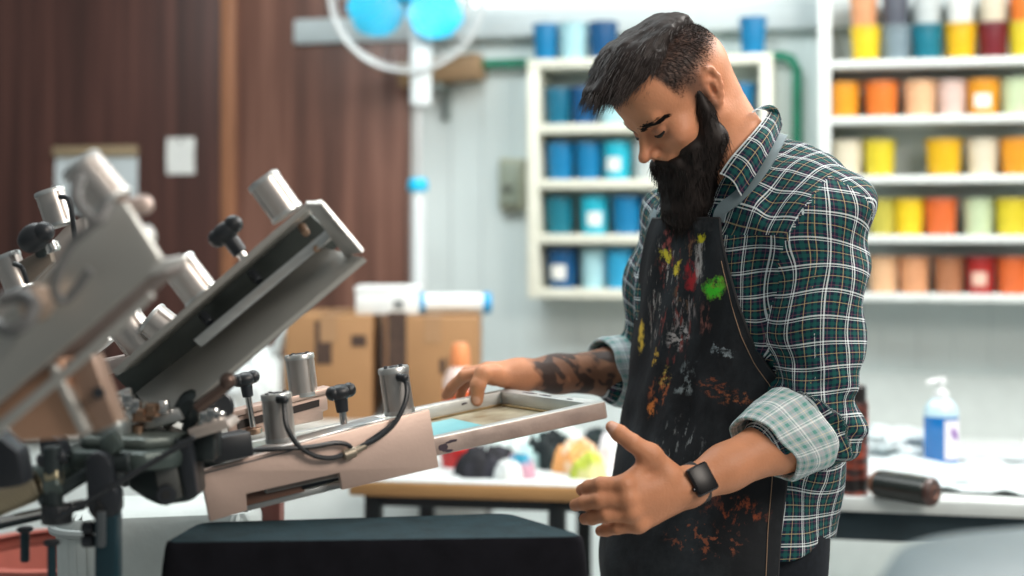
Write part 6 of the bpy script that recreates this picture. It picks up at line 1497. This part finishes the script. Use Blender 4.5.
dv = n.new('ShaderNodeVectorMath'); dv.operation = 'SUBTRACT'; dv.inputs[1].default_value = (.5, .5, .5); l.new(dnz.outputs['Color'], dv.inputs[0])
dm = n.new('ShaderNodeVectorMath'); dm.operation = 'MULTIPLY'; dm.inputs[1].default_value = (.045, .06, 0); l.new(dv.outputs[0], dm.inputs[0])
duv = n.new('ShaderNodeVectorMath'); duv.operation = 'ADD'; l.new(uvn.outputs[0], duv.inputs[0]); l.new(dm.outputs[0], duv.inputs[1])
def wash(prev, col, scale, seed, lo, hi, stretch=(1, 1, 1), region=None, amt=1.0, rot=0.0):
    mp = n.new('ShaderNodeMapping'); mp.inputs['Location'].default_value = (seed*1.7, seed*.9, seed); mp.inputs['Scale'].default_value = stretch; mp.inputs['Rotation'].default_value = (0, 0, rot); l.new(uvn.outputs[0], mp.inputs[0])
    nz = n.new('ShaderNodeTexNoise'); nz.inputs['Scale'].default_value = scale; nz.inputs['Detail'].default_value = 6; nz.inputs['Roughness'].default_value = .65; l.new(mp.outputs[0], nz.inputs[0])
    mr = n.new('ShaderNodeMapRange'); mr.inputs[1].default_value = lo; mr.inputs[2].default_value = hi; mr.inputs[4].default_value = amt; l.new(nz.outputs[0], mr.inputs[0]); fac = mr.outputs[0]
    if region:
        (cu, cv, ru, rv) = region; vs = n.new('ShaderNodeVectorMath'); vs.operation = 'SUBTRACT'; vs.inputs[1].default_value = (cu, cv, 0); l.new(duv.outputs[0], vs.inputs[0])
        vm = n.new('ShaderNodeVectorMath'); vm.operation = 'DIVIDE'; vm.inputs[1].default_value = (ru, rv, 1); l.new(vs.outputs[0], vm.inputs[0])
        vl = n.new('ShaderNodeVectorMath'); vl.operation = 'LENGTH'; l.new(vm.outputs[0], vl.inputs[0])
        m2 = n.new('ShaderNodeMapRange'); m2.inputs[1].default_value = 1.0; m2.inputs[2].default_value = .55; l.new(vl.outputs['Value'], m2.inputs[0])
        mu = n.new('ShaderNodeMath'); mu.operation = 'MULTIPLY'; l.new(fac, mu.inputs[0]); l.new(m2.outputs[0], mu.inputs[1]); fac = mu.outputs[0]
    mx = n.new('ShaderNodeMix'); mx.data_type = 'RGBA'; l.new(fac, mx.inputs[0])
    if isinstance(prev, tuple): mx.inputs[6].default_value = (*prev, 1)
    else: l.new(prev, mx.inputs[6])
    mx.inputs[7].default_value = (*col, 1); return mx.outputs[2]
# u runs across (metres from the middle, + towards his left), v is the height
def apuv(px, py):
    """Weave coordinate of the apron point seen at px, py."""
    best = None
    for j, r in enumerate(apron_grid):
        for i, p in enumerate(r):
            q = (CX + p.x*F_PX/p.y, HY + (CAM_Z-p.z)*F_PX/p.y); d_ = (q[0]-px)**2 + (q[1]-py)**2
            if i > 6 and (best is None or d_ < best[0]): best = (d_, i/NC, j)
    phm, phf = R(float(np.interp(az[best[2]], pm_z, pm_v))), R(float(np.interp(az[best[2]], pm_z, pm_f))); return (best[1]*(phm+phf)-phf)*.17, float(az[best[2]])
prev = (0.010, 0.012, 0.015)
prev = wash(prev, (0.028, 0.034, 0.040), 9, 3, .45, .65, (1, .6, 1))
prev = wash(prev, (0.20, 0.21, 0.21), 60, 5, .66, .72, (1, .25, 1), (apuv(680, 310)[0], apuv(680, 310)[1], .10, .16), .7)
def sp(px, py, ru, rv, col, sc=70, seed=0, lo=.48, hi=.56, st=(1, 1, 1), amt=1.0, rot=0.0):
    global prev
    u, v = apuv(px, py); prev = wash(prev, col, sc, seed, lo, hi, st, (u, v, ru, rv), amt, rot)
sp(676, 300, .075, .13, (0.30, 0.06, 0.05), 42, 1, .56, .62, (1.4, .5, 1), .7, .5)
sp(664, 290, .06, .10, (0.55, 0.50, 0.48), 55, 2, .58, .63, (1.6, .5, 1), .7, .5)
sp(690, 270, .05, .07, (0.40, 0.20, 0.10), 48, 4, .57, .62, (1, .5, 1), .7, -.5)
sp(700, 262, .020, .034, (0.62, 0.58, 0.56), 60, 6, .44, .54, (1.6, .6, 1), .85, -.4)
sp(693, 276, .022, .024, (0.50, 0.03, 0.04), 50, 7, .36, .48, (1.3, .6, 1), .9, -.5)
sp(713, 288, .030, .021, (0.30, 0.50, 0.05), 70, 28, .42, .52, (1, .8, 1), .8)
sp(713, 289, .027, .019, (0.06, 0.58, 0.03), 70, 8, .38, .48)
sp(668, 240, .020, .022, (0.42, 0.10, 0.09), 60, 29, .48, .58, (1.3, .6, 1), .8, .4)
sp(685, 318, .045, .045, (0.42, 0.36, 0.36), 65, 30, .52, .60, (1.5, .5, 1), .7, -.6)
sp(655, 320, .025, .05, (0.34, 0.30, 0.28), 60, 33, .54, .62, (1.6, .45, 1), .7, .3)
sp(706, 318, .02, .03, (0.30, 0.12, 0.10), 60, 34, .52, .60, (1.4, .5, 1), .7, -.5)
sp(702, 238, .016, .012, (0.70, 0.62, 0.03), 60, 9, .36, .46, (1, 1, 1), 1.0)
sp(665, 256, .014, .010, (0.72, 0.60, 0.05), 60, 10, .34, .44)
sp(678, 271, .012, .014, (0.75, 0.58, 0.05), 70, 12, .40, .48)
sp(642, 337, .012, .030, (0.68, 0.46, 0.06), 60, 13, .38, .48, (1.5, .6, 1))
sp(657, 355, .012, .018, (0.60, 0.38, 0.06), 60, 14, .42, .5)
sp(681, 336, .034, .020, (0.55, 0.52, 0.52), 80, 15, .48, .55, (.6, 1.4, 1), .8)
sp(660, 390, .030, .030, (0.55, 0.15, 0.05), 75, 16, .50, .60, (1, .6, 1), .75)
sp(652, 405, .016, .016, (0.70, 0.22, 0.05), 80, 17, .44, .52)
sp(712, 390, .05, .016, (0.45, 0.12, 0.045), 85, 18, .50, .62, (.6, 1.4, 1), .7)
sp(735, 400, .03, .010, (0.45, 0.15, 0.06), 85, 19, .48, .60, (1, 1, 1), .7)
sp(686, 378, .026, .028, (0.30, 0.36, 0.38), 70, 20, .50, .58, (1, .7, 1), .8)
sp(722, 349, .028, .006, (0.40, 0.48, 0.52), 60, 21, .36, .52, (.5, 1.6, 1), .8)
sp(668, 375, .014, .02, (0.55, 0.40, 0.10), 70, 22, .5, .57)
sp(738, 512, .05, .024, (0.38, 0.09, 0.035), 75, 23, .52, .62, (1, .6, 1), .75)
sp(700, 540, .07, .03, (0.32, 0.10, 0.05), 75, 24, .55, .60, (1, 1, 1), .8)
sp(680, 440, .06, .04, (0.22, 0.24, 0.25), 90, 25, .57, .62, (1, .4, 1), .8)
sp(700, 225, .05, .012, (0.05, 0.05, 0.055), 30, 26, .4, .6)
l.new(prev, pb.inputs['Base Color'])
nz = n.new('ShaderNodeTexNoise'); nz.inputs['Scale'].default_value = 60; nz.inputs['Detail'].default_value = 6; bp = n.new('ShaderNodeBump'); bp.inputs['Strength'].default_value = .3; bp.inputs['Distance'].default_value = .004
l.new(uvn.outputs[0], nz.inputs[0]); l.new(nz.outputs[0], bp.inputs['Height']); l.new(bp.outputs[0], pb.inputs['Normal'])
R_ = np.array([[list(p) for p in r] for r in apron_grid]); nr0, nc0 = R_.shape[:2]; vs = R_.reshape(-1, 3)
nn = np.cross(np.gradient(R_, axis=0), np.gradient(R_, axis=1)).reshape(-1, 3); nn /= np.linalg.norm(nn, axis=1)[:, None]
if (nn[len(nn)//2] @ bF) < 0: nn = -nn
uv = np.array([[(i/NC*(R(float(np.interp(az[j], pm_z, pm_v)))+R(float(np.interp(az[j], pm_z, pm_f))))-R(float(np.interp(az[j], pm_z, pm_f))))*.17, az[j]] for j in range(nr0) for i in range(nc0)])
ft = np.array([(j*nc0+i, j*nc0+i+1, (j+1)*nc0+i+1, (j+1)*nc0+i) for j in range(nr0-1) for i in range(nc0-1)]); N = len(vs)
V_ = np.concatenate([vs+nn*.0015, vs-nn*.0015]); F_ = [ft[:, ::-1], ft+N]
for q in ([j*nc0 for j in range(nr0)], [j*nc0+nc0-1 for j in range(nr0)], list(range(nc0)), list(range((nr0-1)*nc0, nr0*nc0))): F_.append(np.array([(a, b, b+N, a+N) for a, b in zip(q, q[1:])]))
F_ = np.concatenate(F_); me = np_mesh('apron', V_, F_); put_uv(me, np.concatenate([uv, uv])[F_]); apron_o = link('apron', me, ap, man, None, 60)
# hems of the apron and its top border
hem_m = M('apron_hem', (0.016, 0.017, 0.020), 0.7, var=0.2)
def edge_roll(pts, r, name='hem'):
    b = MB(); b.tube(pts, r, 6, 1); return b.build(name, hem_m, apron_o)
edge_roll([r[-1] for r in apron_grid], .0022); edge_roll([r[0] for r in apron_grid], .0022); edge_roll(apron_grid[0], .0026)
b = MB(); b.tube([r[-4] + Vector(bL)*.0022 + Vector((0, -.001, 0)) for r in apron_grid[8:]], .0007, 5, 1); b.build('stitching', M('tan_thread', (0.30, 0.20, 0.13), 0.7), apron_o)
# neck strap over the collar
def strap(pts, w, m, off=.004, up=None):
    q = np.array([list(p) for p in spline([ray_hit(shirt_p, t[0], t[1], off) if len(t) == 2 else P(*t) for t in pts], 8)]); q = on_shirt(q, off, 3); rows = []
    for i in range(len(q)):
        t = q[min(i+1, len(q)-1)]-q[max(i-1, 0)]; d = field(shirt_p, q[i:i+1]); g_ = np.array([(field(shirt_p, q[i:i+1]+np.eye(3)[k]*1e-3)-d)[0] for k in range(3)]); s_ = np.cross(t, g_); s_ /= np.linalg.norm(s_)
        rows.append([Vector(q[i] + s_*w*(k/2-1)) for k in range(5)])
    b = MB(); b.grid(rows, .0022); return b.build('neck_strap', m, apron_o, None, 60)
tl = apron_grid[0][-2]; pxs = (CX + tl.x*F_PX/tl.y, HY+(CAM_Z-tl.z)*F_PX/tl.y, tl.y)
strap_m = M('grey_strap', (0.15, 0.20, 0.22), 0.6, var=0.1)
strap([(pxs[0], pxs[1]+3), (722, 209), (735, 199), (749, 185), (762, 167), (773, 149), (781, 133)], .0115, strap_m, .005)
tl = apron_grid[0][1]; pxs = (CX + tl.x*F_PX/tl.y, HY+(CAM_Z-tl.z)*F_PX/tl.y, tl.y)
strap([(pxs[0], pxs[1]+3, pxs[2]), (668, 205, 2.33), (682, 180, 2.40), (705, 150, 2.44), (740, 132, 2.43)], .0115, strap_m, .006)

# ---- wristwatch on the left wrist
wa = V3(wrN) + (V3(elN)-V3(wrN))*.035; wax = (V3(elN)-V3(wrN)); wax /= np.linalg.norm(wax)
toc = np.array([-.14, -1.0, .20]); toc = toc-wax*(toc @ wax); toc /= np.linalg.norm(toc); ts = np.cross(wax, toc)
watch = MB(); rows = []
for i in range(41):
    a = 2*math.pi*i/40; rows.append([Vector(wa + (toc*math.cos(a)*.0275 + ts*math.sin(a)*.0305) + wax*t) for t in (-.011, -.0105, 0, .0105, .011)])
watch.grid(rows, .0022); wt_ = watch.build('watch_band', M('black_silicone', (0.010, 0.010, 0.011), 0.5), man)
T = Matrix((Vector(wax), Vector(ts), Vector(toc))).transposed().to_4x4(); T.translation = Vector(wa + toc*.0315)
case = MB().box((.036, .042, .0105), T, .0042, seg=4).build('watch_case', M('watch_metal', (0.05, 0.05, 0.055), 0.25, 0.8), wt_)
MB().box((.031, .037, .0012), T, .0005, (0, 0, .0056)).build('watch_glass', M('black_glass', (0.004, 0.004, 0.005), 0.32, spec=0.25), wt_)
MB().cyl(T @ Vector((-.018, .008, 0)), T @ Vector((-.0205, .008, 0)), .003, .003, 12, .0005).build('watch_crown', MAT['watch_metal'], wt_)
